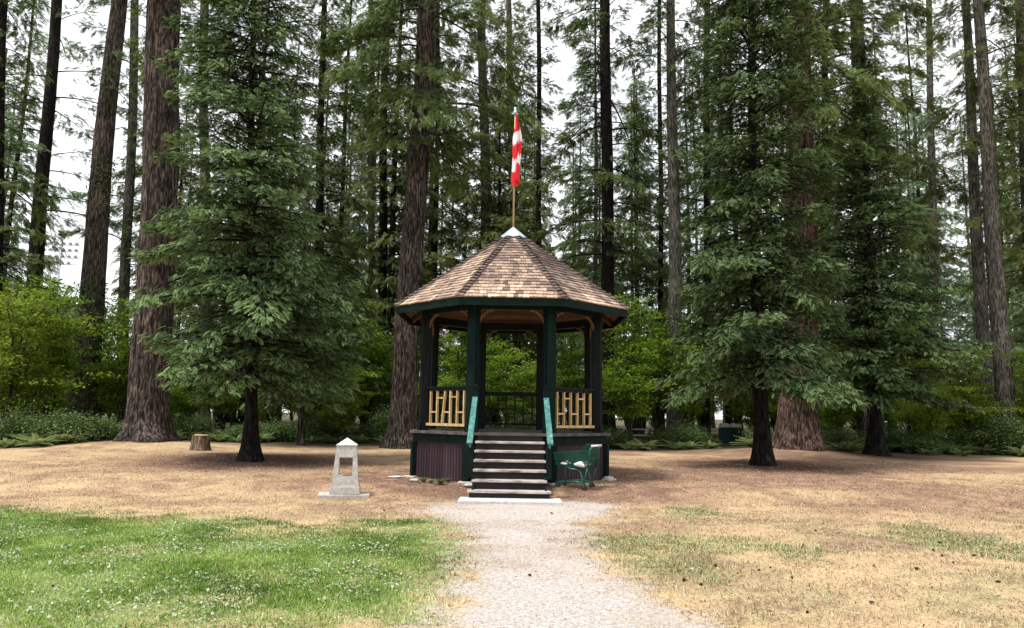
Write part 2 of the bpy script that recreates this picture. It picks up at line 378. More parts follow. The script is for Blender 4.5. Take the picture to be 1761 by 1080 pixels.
def ground_color(x, y):
    path, lawn, gr, dirt, forest, n1, n2 = zones(x, y)
    c = C_STRAW[None]*(1-n2[:, None])+C_STRAW2[None]*n2[:, None]
    def mix(c, col, f): return c*(1-f[:, None])+col[None]*f[:, None]
    c = mix(c, C_DRYG, sstep(.40, .60, n1)*(.35+.35*sstep(2, 6, x))*sstep(15, 11, y))
    c = mix(c, C_DIRT, dirt*.9); c = mix(c, C_NEED_SHADE, np.clip(dirt-.5, 0, 1)*1.6*sstep(.3, .6, n2))
    for t_, r_ in ((TA, 3.0), (TB, 3.0), (TC_, 2.6)):  # pools of tree shade painted into the soil, over real dark needle litter
        c = mix(c, C_NEED_SHADE*.55, sstep(r_+.8, r_*.4, np.hypot(x-t_[0], y-t_[1])+(n2-.5)*1.5)*.8)
    c = mix(c, C_GREEN*1.1, gr*.55); c = mix(c, C_GREEN, lawn*(.5+.5*sstep(.3, .55, n1)))
    sp_ = sstep(.52, .66, fbm(x*5.5, y*5.5, 71))*(.15+.30*sstep(.4, .6, n1))*(1-lawn*.7); c = mix(c, C_NEED_SHADE, sp_)
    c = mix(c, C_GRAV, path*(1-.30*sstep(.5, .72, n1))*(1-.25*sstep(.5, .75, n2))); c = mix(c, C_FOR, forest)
    return c
def axis_pts(a, b, lo, hi, step, grow=1.25):
    core = list(np.arange(a, b+1e-6, step)); s = step; p = core[-1]; out = []
    while p < hi: s *= grow; p += s; out.append(p)
    s = step; p = core[0]; pre = []
    while p > lo: s *= grow; p -= s; pre.append(p)
    return np.array(pre[::-1]+core+out)
gx = axis_pts(-14, 14, -900, 900, .09); gy = axis_pts(4, 33, -300, 1500, .09)
XX, YY = np.meshgrid(gx, gy); xf = XX.ravel(); yf = YY.ravel(); zf = gz(xf, yf)
near = (np.abs(xf) < 14) & (yf < 22)
zf = zf+(fbm(xf*6, yf*6, 77, 3)-.5)*.035*near*(1-zones(xf, yf)[0]*.7)*sstep(2.6, 3.4, np.hypot(xf, yf-18.3))
nxn = len(gx); ii = np.arange(len(gy)-1)[:, None]*nxn+np.arange(nxn-1)[None]
gf = np.stack([ii, ii+1, ii+1+nxn, ii+nxn], -1).reshape(-1, 4)
m, nt, b, out = newmat('ground'); L = nt.links.new
ca = N(nt, 'ShaderNodeAttribute', attribute_name='soil'); tc = N(nt, 'ShaderNodeTexCoord')
na = N(nt, 'ShaderNodeTexNoise'); na.inputs['Scale'].default_value = 22; na.inputs['Detail'].default_value = 8; na.inputs['Roughness'].default_value = .75
nb_ = N(nt, 'ShaderNodeTexNoise'); nb_.inputs['Scale'].default_value = 95; nb_.inputs['Detail'].default_value = 3
L(tc.outputs['Object'], na.inputs['Vector']); L(tc.outputs['Object'], nb_.inputs['Vector'])
ra = ramp(nt, [(.32, (.50, .45, .43)), (.5, (1, 1, 1)), (.68, (1.32, 1.33, 1.34))]); L(na.outputs[0], ra.inputs[0])
rb = ramp(nt, [(.36, (.5, .47, .45)), (.55, (1.08, 1.08, 1.08))]); L(nb_.outputs[0], rb.inputs[0])
m1 = N(nt, 'ShaderNodeMix', data_type='RGBA', blend_type='MULTIPLY'); m1.inputs[0].default_value = 1
m2 = N(nt, 'ShaderNodeMix', data_type='RGBA', blend_type='MULTIPLY'); m2.inputs[0].default_value = 1
L(ca.outputs['Color'], m1.inputs[6]); L(ra.outputs[0], m1.inputs[7]); L(m1.outputs[2], m2.inputs[6]); L(rb.outputs[0], m2.inputs[7])
L(m2.outputs[2], b.inputs['Base Color']); b.inputs['Roughness'].default_value = .95; b.inputs['Specular IOR Level'].default_value = .1
bp = N(nt, 'ShaderNodeBump'); bp.inputs['Strength'].default_value = .7; bp.inputs['Distance'].default_value = .03
L(na.outputs[0], bp.inputs['Height']); L(bp.outputs[0], b.inputs['Normal']); M['ground'] = m
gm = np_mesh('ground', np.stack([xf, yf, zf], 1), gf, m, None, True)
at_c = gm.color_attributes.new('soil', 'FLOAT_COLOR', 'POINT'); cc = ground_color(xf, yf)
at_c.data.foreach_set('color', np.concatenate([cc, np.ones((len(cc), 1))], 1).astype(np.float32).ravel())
props(link('ground', gm), kind='structure')

# grass, straw, litter --------------------------------------------------
def scatter(n, x0, x1, y0, y1, wfun, g):
    x = g.uniform(x0, x1, n); y = g.uniform(y0, y1, n); k = g.random(n) < wfun(x, y)
    return x[k], y[k]
def blades(x, y, h, w, flat, g, tn):
    n = len(x); z = gz(x, y)-.006; az = g.random(n)*6.283; d = np.stack([np.cos(az), np.sin(az)], 1); l = h*g.uniform(.5, 1.4, n)
    lean = l*flat*g.uniform(.3, 1.2, n); s = np.stack([-d[:, 1], d[:, 0]], 1)*w*.5
    b = np.stack([x, y, z], 1); z3 = np.zeros(n)
    top = b+np.stack([d[:, 0]*lean, d[:, 1]*lean, np.sqrt(np.maximum(l*l-lean*lean, (.15*l)**2))], 1)
    mid = b*.5+top*.5+np.array([0, 0, .1])*l[:, None]
    s3 = np.stack([s[:, 0], s[:, 1], z3], 1)
    V = np.stack([b-s3, b+s3, mid+s3*.8, top, mid-s3*.8], 1)
    k = np.arange(n)[:, None]*5
    fq = np.concatenate([k+np.array([[0, 1, 2, 4]]), k+np.array([[4, 2, 3, 3]])])
    return V.reshape(-1, 3), (k, n), np.repeat(tn, 5)
def blade_mesh(name, mat, V, kn, t):
    k, n = kn; F5 = k+np.arange(5)[None]
    return np_mesh(name, V, F5, mat, t, False, 5)
g = np.random.default_rng(5)
def lawnw(x, y):
    z = zones(x, y); return z[1]*(1-z[0])*(.45+.55*sstep(.34, .52, z[5]))*(.5+.5*sstep(.3, .5, z[6]))
M['grass'] = leafmat('grass', (.08, .16, .022), (.24, .38, .065), (.58, .64, .32), .36)
M['straw'] = leafmat('straw', (.26, .17, .09), (.52, .375, .22), (.76, .65, .47), .15)
x, y = scatter(400000, -11, 0.2, 5.0, 14.2, lawnw, g)
tn = np.clip(.33+(fbm(x*1.3, y*1.3, 51)-.5)*1.7+g.normal(size=len(x))*.2, 0, 1)
props(link('grass', blade_mesh('grass', M['grass'], *blades(x, y, .038, .010, .82, g, tn))), kind='stuff', label='green grass lawn left of the gravel path', cat='grass')
# small pale clover leaves in the lawn and the green patches
def cloverw(x, y):
    z = zones(x, y); a = z[1]*(1-z[0])+z[2]*.5
    return a*sstep(.40, .62, fbm(x*1.1+9, y*1.1, 61)+.14*sstep(9, 6, y))*sstep(.38, .58, fbm(x*4, y*4, 67))
x, y = scatter(110000, -11, 10, 5.2, 14.2, cloverw, g); n = len(x)
P = np.stack([x, y, gz(x, y)+g.uniform(.012, .05, n)], 1); X = np.stack([g.normal(size=n), g.normal(size=n), g.normal(size=n)*.3], 1)
Z = np.stack([g.normal(size=n)*.45, g.normal(size=n)*.45, np.ones(n)], 1)
CL = (np.array([[0, 0, 0], [.6, -.42, .1], [1, 0, 0], [.6, .42, .1]]), np.array([[0, 1, 2, 3]]), np.array([.4, .45, .5, .45]))
v, f, t = instance(CL, P, X, Z, g.uniform(.018, .036, n), .5+g.normal(size=n)*.25)
M['clover'] = leafmat('clover', (.10, .16, .06), (.28, .35, .19), (.58, .62, .48), .1, .4)
props(link('clover', np_mesh('clover', v, f, M['clover'], t)), kind='stuff', label='pale clover leaves scattered through the lawn', cat='clover')
def straww(x, y):
    z = zones(x, y); return np.clip((1-z[0])*(1-z[1]*.55)*(1-z[3]*.75)*(1-z[4]), 0, 1)*sstep(24, 9, y)*(.4+.6*sstep(.35, .6, z[6]))
x, y = scatter(420000, -14, 14, 5, 24, straww, g)
props(link('dry_grass', blade_mesh('dry_grass', M['straw'], *blades(x, y, .045, .007, .97, g, g.random(len(x))))), kind='stuff', label='dry yellow grass over the open ground', cat='dry grass')
def gsp(x, y):
    z = zones(x, y); return np.clip(z[2]*.9*(1-z[0])+.16*sstep(.45, .65, z[5])*(1-z[3])*(1-z[0])*(1-z[4]), 0, 1)
x, y = scatter(160000, -2, 14, 5.2, 20, gsp, g)
M['grass_dull'] = leafmat('grass_dull', (.08, .12, .04), (.17, .23, .09), (.36, .40, .2), .25)
props(link('thin_grass', blade_mesh('thin_grass', M['grass_dull'], *blades(x, y, .05, .010, .85, g, g.random(len(x))))), kind='stuff', label='thin green grass patches right of the path', cat='grass')
# needles, chips and twigs on the bare soil; pebbles on the path
def litw(x, y):
    z = zones(x, y); return np.clip(z[3]*.9+.12, 0, 1)*(1-z[0]*.97)*(1-z[1]*.8)
x, y = scatter(95000, -14, 14, 6, 26, litw, g); n = len(x)
P = np.stack([x, y, gz(x, y)+.008], 1); X = np.stack([g.normal(size=n), g.normal(size=n), g.normal(size=n)*.12], 1)
Z = np.stack([g.normal(size=n)*.3, g.normal(size=n)*.3, np.ones(n)], 1)
CH_ = (np.array([[0, -.18, 0], [1, -.12, .1], [1, .12, .1], [0, .18, 0]]), np.array([[0, 1, 2, 3]]), np.array([.45]*4))
v, f, t = instance(CH_, P, X, Z, g.uniform(.015, .05, n)*(1+(g.random(n) < .015)*.8), g.random(n))
M['litter'] = leafmat('litter', (.05, .03, .022), (.19, .115, .08), (.50, .36, .25), 0, .6)
props(link('leaf_litter', np_mesh('leaf_litter', v, f, M['litter'], t)), kind='stuff', label='brown needles and twigs on bare soil', cat='leaf litter')
x, y = scatter(45000, -3, 5, 5, 14.3, lambda x, y: zones(x, y)[0], g); n = len(x)
OC = np.array([[1, 0, 0], [-1, 0, 0], [0, 1, 0], [0, -1, 0], [0, 0, .6], [0, 0, -.6]]); OF = np.array([[0, 2, 4], [2, 1, 4], [1, 3, 4], [3, 0, 4]])
X = g.normal(size=(n, 3)); X[:, 2] *= .2; Z = np.stack([g.normal(size=n)*.3, g.normal(size=n)*.3, np.ones(n)], 1)
Xn = X/np.linalg.norm(X, axis=1, keepdims=True); Y = np.cross(Z, Xn); Sg = g.uniform(.003, .009, n)*(1+(g.random(n) < .02)*1.2)
vs = np.stack([x, y, gz(x, y)+.003], 1)[:, None]+Sg[:, None, None]*(OC[None, :, 0:1]*Xn[:, None]+OC[None, :, 1:2]*Y[:, None]*.8+OC[None, :, 2:3]*Z[:, None])
fs = OF[None]+(np.arange(n)*6)[:, None, None]
M['pebble'] = surf('pebble', [(.2, (.30, .25, .23)), (.5, (.44, .40, .375)), (.8, (.62, .58, .55))], 30, tintmix=.8, bump=0)
props(link('gravel', np_mesh('gravel', vs.reshape(-1, 3), fs.reshape(-1, 3), M['pebble'], np.repeat(g.random(n), 6), False, 3)), kind='stuff', label='pale gravel of the path to the steps', cat='gravel')
# ================================================================== GAZEBO
M['green'] = surf('green_paint', [(.3, (.0008, .0045, .004)), (.55, (.0015, .010, .008)), (.7, (.003, .017, .014)), (.80, (.03, .04, .036))], 9, (1, 1, .3), .7, .15, .004, spec=.12)#, .15, .004)
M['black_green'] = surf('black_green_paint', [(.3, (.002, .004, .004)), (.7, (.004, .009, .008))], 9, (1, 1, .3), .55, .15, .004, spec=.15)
M['teal'] = surf('teal_paint', [(.30, (.02, .10, .09)), (.5, (.05, .165, .15)), (.64, (.11, .26, .24)), (.74, (.45, .52, .5))], 9, (1, 1, 1), .45, .2, .004)
M['maroon'] = surf('maroon_paint', [(.3, (.012, .005, .008)), (.6, (.032, .014, .022)), (.8, (.055, .03, .04))], 12, (1, 1, .15), .6, .3, .005, tintmix=.35)
M['wood_new'] = surf('new_lumber', [(.25, (.26, .14, .05)), (.5, (.48, .32, .14)), (.75, (.70, .54, .31))], 20, (1, 1, .2), .6, .2, .004, tintmix=.2)
M['wood_brown'] = surf('brown_boards', [(.3, (.07, .034, .018)), (.6, (.17, .085, .045)), (.8, (.28, .16, .09))], 14, (.25, 1, 1), .65, .3, .006, tintmix=.4)
M['brace_wood'] = surf('brace_wood', [(.3, (.05, .028, .015)), (.7, (.19, .11, .055))], 14, rough=.7)
M['deck'] = surf('worn_deck', [(.3, (.04, .034, .03)), (.55, (.10, .09, .085)), (.75, (.20, .185, .17))], 14, (.2, 1, 1), .8, .4, .006, tintmix=.3)
M['tread'] = surf('worn_tread', [(.30, (.05, .028, .022)), (.42, (.24, .20, .18)), (.57, (.44, .40, .38)), (.8, (.66, .63, .60))], 9, (.35, 2.5, 1), .75, .5, .006, tintmix=.15)
M['riser'] = surf('dark_riser', [(.35, (.004, .003, .003)), (.62, (.010, .007, .007)), (.8, (.06, .045, .04))], 9, (.3, 1, 2), .8, .4, .006)
M['concrete'] = surf('concrete', [(.3, (.27, .265, .24)), (.55, (.42, .41, .38)), (.8, (.56, .55, .52))], 14, rough=.9, bump=.35, bdist=.006, detail=9)
M['pad'] = surf('pad_concrete', [(.3, (.33, .33, .31)), (.55, (.48, .47, .46)), (.8, (.60, .59, .58))], 10, rough=.85, bump=.3, bdist=.006, detail=9)
M['cap_metal'] = surf('cap_metal', [(.3, (.36, .48, .60)), (.7, (.55, .68, .80))], 5, rough=.35, bump=.05, metal=.35)
M['brass'] = surf('aged_pole', [(.3, (.30, .25, .14)), (.7, (.50, .43, .27))], 12, rough=.45, bump=.1, metal=.3)
m, nt, b, out = newmat('shingle'); L = nt.links.new                         # every shingle its own tone, grain along the slope, greyer weathering up the roof
a1 = N(nt, 'ShaderNodeAttribute', attribute_name='tint'); tc = N(nt, 'ShaderNodeTexCoord')
r1 = ramp(nt, [(0, (.075, .055, .05)), (.25, (.16, .115, .10)), (.5, (.29, .212, .165)), (.75, (.45, .34, .25)), (1, (.62, .53, .44))]); L(a1.outputs['Fac'], r1.inputs[0])
n1 = N(nt, 'ShaderNodeTexNoise'); n1.inputs['Scale'].default_value = 30; n1.inputs['Detail'].default_value = 6; L(tc.outputs['Object'], n1.inputs['Vector'])
r2 = ramp(nt, [(.3, (.45, .42, .41)), (.5, (.95, .92, .9)), (.7, (1.25, 1.22, 1.2))]); L(n1.outputs[0], r2.inputs[0])
mxx = N(nt, 'ShaderNodeMix', data_type='RGBA', blend_type='MULTIPLY'); mxx.inputs[0].default_value = 1
L(r1.outputs[0], mxx.inputs[6]); L(r2.outputs[0], mxx.inputs[7]); L(mxx.outputs[2], b.inputs['Base Color']); b.inputs['Roughness'].default_value = .8
bp = N(nt, 'ShaderNodeBump'); bp.inputs['Strength'].default_value = .5; bp.inputs['Distance'].default_value = .01
L(n1.outputs[0], bp.inputs['Height']); L(bp.outputs[0], b.inputs['Normal']); M['shingle'] = m

GC = 18.33
gzb = empty('gazebo', (0.0, GC, 0), 'octagonal green and maroon wooden gazebo with brown shingle roof and front steps', 'gazebo')
def vtx(ap, k): r = ap/math.cos(rad(22.5)); t = rad(-90-22.5+45*k); return Vector((r*math.cos(t), r*math.sin(t), 0))
def octring(mb, ap0, ap1, z0, z1):
    """closed octagonal ring between two apothems"""
    vs = []
    for k in range(8):
        o_, i_ = vtx(ap1, k), vtx(ap0, k)
        vs += [(o_.x, o_.y, z0), (o_.x, o_.y, z1), (i_.x, i_.y, z1), (i_.x, i_.y, z0)]
    fs = []
    for k in range(8):
        a_ = k*4; c_ = ((k+1) % 8)*4
        for j in range(4): j2 = (j+1) % 4; fs.append((a_+j, c_+j, c_+j2, a_+j2))
    mb.add(vs, fs)
DZ = 1.235
# face k runs from vertex k to k+1; face 0 is the front
mb = MB()
for k in range(8):                                   # rim board under the deck
    pass
octring(mb, 2.10, 2.25, .985, DZ-.065); mb.build('rim_board', M['green'], gzb)
mb = MB(); nbd = 34
for i in range(nbd):                                  # deck planks cut to the octagon
    y0 = -2.33+i*4.66/nbd; y1 = y0+4.66/nbd-.008; hw = []
    for yy in (y0, y1):
        hw.append(2.33 if abs(yy) < 2.33*math.tan(rad(22.5)) else 2.33-(abs(yy)-2.33*math.tan(rad(22.5))))
    mb.cur = random.random()
    mb.add([(-hw[0], y0, DZ-.06), (hw[0], y0, DZ-.06), (hw[1], y1, DZ-.06), (-hw[1], y1, DZ-.06), (-hw[0], y0, DZ), (hw[0], y0, DZ), (hw[1], y1, DZ), (-hw[1], y1, DZ)],
           [(3, 2, 1, 0), (4, 5, 6, 7), (0, 1, 5, 4), (1, 2, 6, 5), (2, 3, 7, 6), (3, 0, 4, 7)])
mb.build('deck', M['deck'], gzb)
for k in range(8):                                    # skirts of narrow vertical boards
    a_, c_ = vtx(2.19, k), vtx(2.19, k+1); d = (c_-a_); n = 18; mb = MB(); ln = d.length; u = d.normalized(); nr = Vector((u.y, -u.x, 0))
    for i in range(n):
        mb.cur = random.random(); q = a_+u*(.06+(ln-.12)*(i+.5)/n); w_ = (ln-.12)/n
        mb.box((q.x, q.y, .50), (w_-.012, .03, .97), math.atan2(u.y, u.x))
    q = a_+u*ln/2-nr*.025; mb.cur = .1; mb.box((q.x, q.y, .50), (ln-.1, .02, .96), math.atan2(u.y, u.x))
    mb.build('skirt', M['maroon'], gzb)
    v = vtx(2.235, k); mb = MB(); mb.box((v.x, v.y, .50), (.15, .10, .968), math.atan2(v.y, v.x)+math.pi/2); mb.build('corner_board', M['green'], gzb, bevel=.006)
    # footing stone
    mb = MB(); mb.box((v.x*1.02, v.y*1.02, .10), (.30, .26, .20), .4*k); mb.build('footing', M['concrete'], gzb, bevel=.02)
PZ0, PZ1 = DZ+.001, 4.14
for k in range(8):
    v = vtx(2.03, k); an = math.atan2(v.y, v.x)
    mb = MB(); mb.box((v.x, v.y, (PZ0+PZ1)/2), (.20, .20, PZ1-PZ0), an)
    for s in (-1, 1):                                 # applied side boards give the post its stepped section
        tv = Vector((-math.sin(an), math.cos(an), 0)); q = v+tv*s*.118
        mb.box((q.x, q.y, (PZ0+PZ1)/2), (.13, .034, PZ1-PZ0-.004), an)
    q = v*(1+.112/v.length); mb.box((q.x, q.y, DZ+.09), (.03, .24, .17), an); mb.box((q.x, q.y, 3.80), (.03, .24, .08), an)
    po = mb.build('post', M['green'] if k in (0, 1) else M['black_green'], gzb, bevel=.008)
mb = MB(); octring(mb, 1.96, 2.10, 3.94, 4.13); mb.build('ring_beam', M['black_green'], gzb)
for k in range(8):                                    # curved natural wood knee braces, two at every post
    v = vtx(2.03, k)
    for nbk in (k-1, k+1):
        o_ = vtx(2.03, nbk % 8); u = (o_-v).normalized(); mb = MB(); n = 8; p = []
        for i in range(n+1):
            t = i/n*math.pi/2; off = .10+.34*(1-math.cos(t)); z = 3.50+.42*math.sin(t); p.append((v+u*off)+Vector((0, 0, z)))
        for i in range(n): mb.cur = .5; mb.bar(p[i], p[i+1]+(p[i+1]-p[i])*.12, .04+.0005*i, .05, (0, 0, 1) if i > 4 else tuple(u))
        mb.build('brace', M['brace_wood'], gzb)
# railings
RZ = 2.24
for k in range(1, 8):
    a_, c_ = vtx(2.03, k), vtx(2.03, k+1); u = (c_-a_).normalized(); ln = (c_-a_).length; rz = math.atan2(u.y, u.x); nr = Vector((u.y, -u.x, 0))
    front = k in (1, 7)
    rail = empty('railing', (0, 0, 0), None, None); rail.parent = gzb; del_ = [rail.pop(q_, None) for q_ in ('label', 'category')]
    def along(t): return a_+u*(.13+(ln-.26)*t)
    mb = MB(); q = along(.5); mb.box((q.x, q.y, RZ-.02), (ln-.24, .12, .04), rz); mb.box((q.x, q.y, RZ-.075), (ln-.25, .045, .066), rz); mb.build('top_rail', M['black_green'], rail, bevel=.004)
    mb = MB(); mb.cur = .6; mb.box((q.x, q.y, 1.375), (ln-.25, .07, .06), rz); mb.build('bottom_rail', M['wood_new'] if front else M['black_green'], rail, bevel=.004)
    nb_l = 6; ts = [.09+.82*i/(nb_l-1) for i in range(nb_l)]
    mat_ = M['wood_new'] if front else M['black_green']
    for i, t in enumerate(ts):
        q = along(t); mb = MB(); mb.cur = random.random(); mb.box((q.x, q.y, 1.775), (.034, .055, .728), rz, ry=(.12 if (k == 7 and i == 2) else 0)); mb.build('baluster', mat_, rail)
    for i in range(nb_l-1):
        low = i % 2 == 0; z = 1.66 if low else 2.00; q = along((ts[i]+ts[i+1])/2); mb = MB(); mb.cur = random.random()
        if k == 7 and i == 1: z -= .02
        mb.box((q.x, q.y, z), ((ln-.26)*.82/(nb_l-1)-.036, .05, .034), rz); mb.build('crosspiece', mat_, rail)
# roof: real shingles in courses
EZ, EA, AZ_ = 4.10, 2.72, 6.24; pit = (AZ_-EZ)/EA; SL = math.hypot(EA, AZ_-EZ); ang = math.atan2(AZ_-EZ, EA)
mb = MB()
for k in range(8):
    th = rad(-90+45*k); nr = Vector((math.cos(th), math.sin(th), 0)); tg = Vector((-math.sin(th), math.cos(th), 0))
    up = (-nr*math.cos(ang)+Vector((0, 0, math.sin(ang)))); nn = (nr*math.sin(ang)+Vector((0, 0, math.cos(ang))))
    ncourse = 24; ex = SL/ncourse
    for c in range(ncourse):
        s0 = c*ex; hw0 = (SL-s0)/SL*EA*math.tan(rad(22.5)); s1 = min(s0+ex*1.25, SL); hw1 = (SL-s1)/SL*EA*math.tan(rad(22.5))
        x = -hw0-(random.random()*.05)
        while x < hw0:
            wd = random.uniform(.07, .17); xa = max(x, -hw0); xb = min(x+wd-.006, hw0); x += wd
            if xb-xa < .012: continue
            base = EA*1.0; o_ = nr*EA+Vector((0, 0, EZ)); th_ = random.uniform(.014, .026); js = random.uniform(-.012, .006); lift = random.uniform(.0, .008)
            def pt(xx, s, h): 
                hw = (SL-s)/SL*EA*math.tan(rad(22.5)); return o_+tg*max(-hw, min(hw, xx))+up*s+nn*h
            fade = c/ncourse; side = {0: 0, 7: .06, 1: -.20}.get(k, -.1)  # side: sunlit and shaded roof faces painted into the shingle tone
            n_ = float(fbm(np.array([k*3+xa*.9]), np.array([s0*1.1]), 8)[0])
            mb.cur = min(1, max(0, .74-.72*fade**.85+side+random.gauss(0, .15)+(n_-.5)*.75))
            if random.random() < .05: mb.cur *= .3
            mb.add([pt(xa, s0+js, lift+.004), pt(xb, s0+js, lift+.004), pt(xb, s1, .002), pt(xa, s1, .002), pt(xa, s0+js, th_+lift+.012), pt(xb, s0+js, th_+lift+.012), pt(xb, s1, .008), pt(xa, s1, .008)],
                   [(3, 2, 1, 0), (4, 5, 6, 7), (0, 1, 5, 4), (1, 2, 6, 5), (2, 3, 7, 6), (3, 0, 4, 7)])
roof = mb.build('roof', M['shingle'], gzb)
for k in range(8):                                    # hip caps: overlapping short shingles
    v = vtx(EA+.02, k)+Vector((0, 0, EZ)); top = Vector((0, 0, AZ_)); n = 26; mb = MB(); d = (top-v); u = d.normalized(); sdv = u.cross(Vector((0, 0, 1))).normalized(); nn = sdv.cross(u)
    for i in range(n-1):
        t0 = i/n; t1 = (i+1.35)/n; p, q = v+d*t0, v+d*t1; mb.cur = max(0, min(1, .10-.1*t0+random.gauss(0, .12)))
        for s in (-1, 1):
            h = .060+random.uniform(0, .018); o0 = sdv*s*.085-nn*.022
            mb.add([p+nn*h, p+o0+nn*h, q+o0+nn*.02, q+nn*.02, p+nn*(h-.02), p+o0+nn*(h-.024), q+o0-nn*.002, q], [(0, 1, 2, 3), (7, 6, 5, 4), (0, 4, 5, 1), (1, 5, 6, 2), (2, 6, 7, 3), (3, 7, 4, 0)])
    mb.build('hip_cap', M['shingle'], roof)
mb = MB(); mb.lathe([(.34/math.cos(rad(22.5)), AZ_-.34*pit+.055), (.335/math.cos(rad(22.5)), AZ_-.33*pit+.075), (.03, AZ_+.10)], 8, rot=rad(22.5)); mb.build('roof_cap', M['cap_metal'], roof)
mb = MB()
for k in range(8):                                    # underside boarding
    th = rad(-90+45*k); nr = Vector((math.cos(th), math.sin(th), 0)); tg = Vector((-math.sin(th), math.cos(th), 0))
    for c in range(20):
        s0 = c*(EA-.04)/20; s1 = s0+(EA-.04)/20-.006; mb.cur = random.random()
        def pt(x, a_, dz): return nr*a_+tg*x+Vector((0, 0, EZ+(EA-a_)*pit-.03+dz))
        aa, ab = EA-.04-s0, EA-.04-s1; h0, h1 = aa*math.tan(rad(22.5)), ab*math.tan(rad(22.5))
        mb.add([pt(-h0, aa, 0), pt(h0, aa, 0), pt(h1, ab, 0), pt(-h1, ab, 0), pt(-h0, aa, -.02), pt(h0, aa, -.02), pt(h1, ab, -.02), pt(-h1, ab, -.02)],
               [(0, 1, 2, 3), (7, 6, 5, 4), (0, 4, 5, 1), (1, 5, 6, 2), (2, 6, 7, 3), (3, 7, 4, 0)])
mb.build('ceiling', M['wood_brown'], gzb)
for k in range(8):
    v = vtx(EA-.08, k); mb = MB(); mb.cur = .3; mb.bar(v+Vector((0, 0, EZ-.075)), Vector((v.x*.03, v.y*.03, AZ_-.14)), .06, .11); mb.build('rafter', M['wood_brown'], gzb)
mb = MB(); octring(mb, EA-.055, EA-.012, EZ-.165, EZ-.012); mb.build('fascia', M['green'], gzb)
# newels beside the front posts
for s in (-1, 1):
    mb = MB(); mb.box((s*.755, -2.24, DZ+.48), (.11, .11, .95)); mb.box((s*.755, -2.24, DZ+.962), (.14, .14, .025)); mb.lathe([(.05, DZ+.974), (.06, DZ+1.0), (.03, DZ+1.025)], 12, (s*.755, -2.24, 0)); mb.build('newel', M['green'], gzb, bevel=.004)
# staircase
RS, RUN = DZ/7.07, .28; YF = -2.33
st = empty('staircase', (0, 0, 0), None, None); st.parent = gzb
for i in range(1, 7):
    wd = 1.46 if i < 6 else 1.60
    z = DZ-RS*i; y = YF-RUN*(i-.5)+.0; mb = MB(); mb.cur = .5
    mb.box((0, y+.085, z-.022), (wd-.01*i, .135, .044), rz=.002*(i-3)); mb.box((0, y-.07, z-.022), (wd, .155, .045), rz=.004*(3-i)); mb.build('tread', M['tread'], st, bevel=.008)
for i in range(0, 7):
    z1 = DZ-RS*i-.045 if i else DZ-.062; z0 = max(DZ-RS*(i+1)+.001, .04); mb = MB(); y = YF-RUN*i+.02
    if i == 6: z0 = .035
    mb.box((0, y, (z0+z1)/2), (1.40 if i < 6 else 1.52, .025, z1-z0)); mb.build('riser', M['riser'], st)
for s in (-1, 1):
    mb = MB(); x = s*.70; yb = YF-RUN*6+.03                   # closed side panel below the treads
    vs = []
    for dx in (-.02, .02):
        vs += [(x+dx, YF+.06, .06), (x+dx, YF+.06, DZ-.24), (x+dx, yb, .15), (x+dx, yb, .05)]
    mb.add(vs, [(0, 1, 2, 3), (7, 6, 5, 4), (0, 4, 5, 1), (1, 5, 6, 2), (2, 6, 7, 3), (3, 7, 4, 0)]); mb.build('stringer', M['black_green'], st)
    nx_, ny_ = s*.765, YF-RUN*4.75
    mb = MB(); mb.box((nx_, ny_, .70), (.10, .10, .62)); mb.build('stair_post', M['green'], st, bevel=.004)
    mb = MB(); mb.bar((s*.765, YF+.02, 1.98), (s*.782, ny_-.17, 1.06), .115, .04)
    mb.bar((s*.765, YF+.02, 1.925), (s*.775, ny_-.10, 1.01), .04, .08); mb.build('handrail', M['teal'], st, bevel=.006)
for q_ in ('label', 'category'): st.pop(q_, None)
pad = empty('concrete_pad', (.0, GC+YF-RUN*6.2-.30, .0), 'pale concrete pad under the lowest gazebo step', 'concrete pad')
pad.name = 'concrete_pad'
mb = MB(); mb.box((.02, .16, .018), (1.92, .66, .07)); bpy.data.objects.remove(pad)
pd = mb.build('concrete_pad', M['pad'], None, (0, GC+YF-RUN*6-.33, .0), bevel=.012); props(pd, 'pale concrete pad under the lowest gazebo step', 'concrete pad')

# flagpole + flag -------------------------------------------------------
fp = empty('flagpole', (0, GC, AZ_+.08), 'thin aged brass flagpole standing on the peak of the gazebo roof', 'flagpole')
mb = MB(); mb.tube([(0, 0, -.02), (0, 0, 1.5), (.0, 0, 3.05)], [.028, .024, .016], 10); mb.build('pole', M['brass'], fp, smooth=True)
mb = MB(); mb.lathe([(.01, 3.04), (.05, 3.06), (.055, 3.10), (.02, 3.13), (.035, 3.17), (.03, 3.21), (.004, 3.24)], 12); mb.bar((-.09, 0, 3.055), (.10, 0, 3.045), .02, .02); mb.build('finial', M['cap_metal'], fp, smooth=True)
m, nt, b, out = newmat('flag_cloth'); L = nt.links.new
c1 = N(nt, 'ShaderNodeAttribute', attribute_name='dye'); L(c1.outputs['Color'], b.inputs['Base Color']); b.inputs['Roughness'].default_value = .7
t = N(nt, 'ShaderNodeBsdfTranslucent'); L(c1.outputs['Color'], t.inputs[0]); mxx = N(nt, 'ShaderNodeMixShader'); mxx.inputs[0].default_value = .3
L(b.outputs[0], mxx.inputs[1]); L(t.outputs[0], mxx.inputs[2]); L(mxx.outputs[0], out.inputs[0]); M['flag'] = m
nu, nv = 70, 140; V = []; C = []
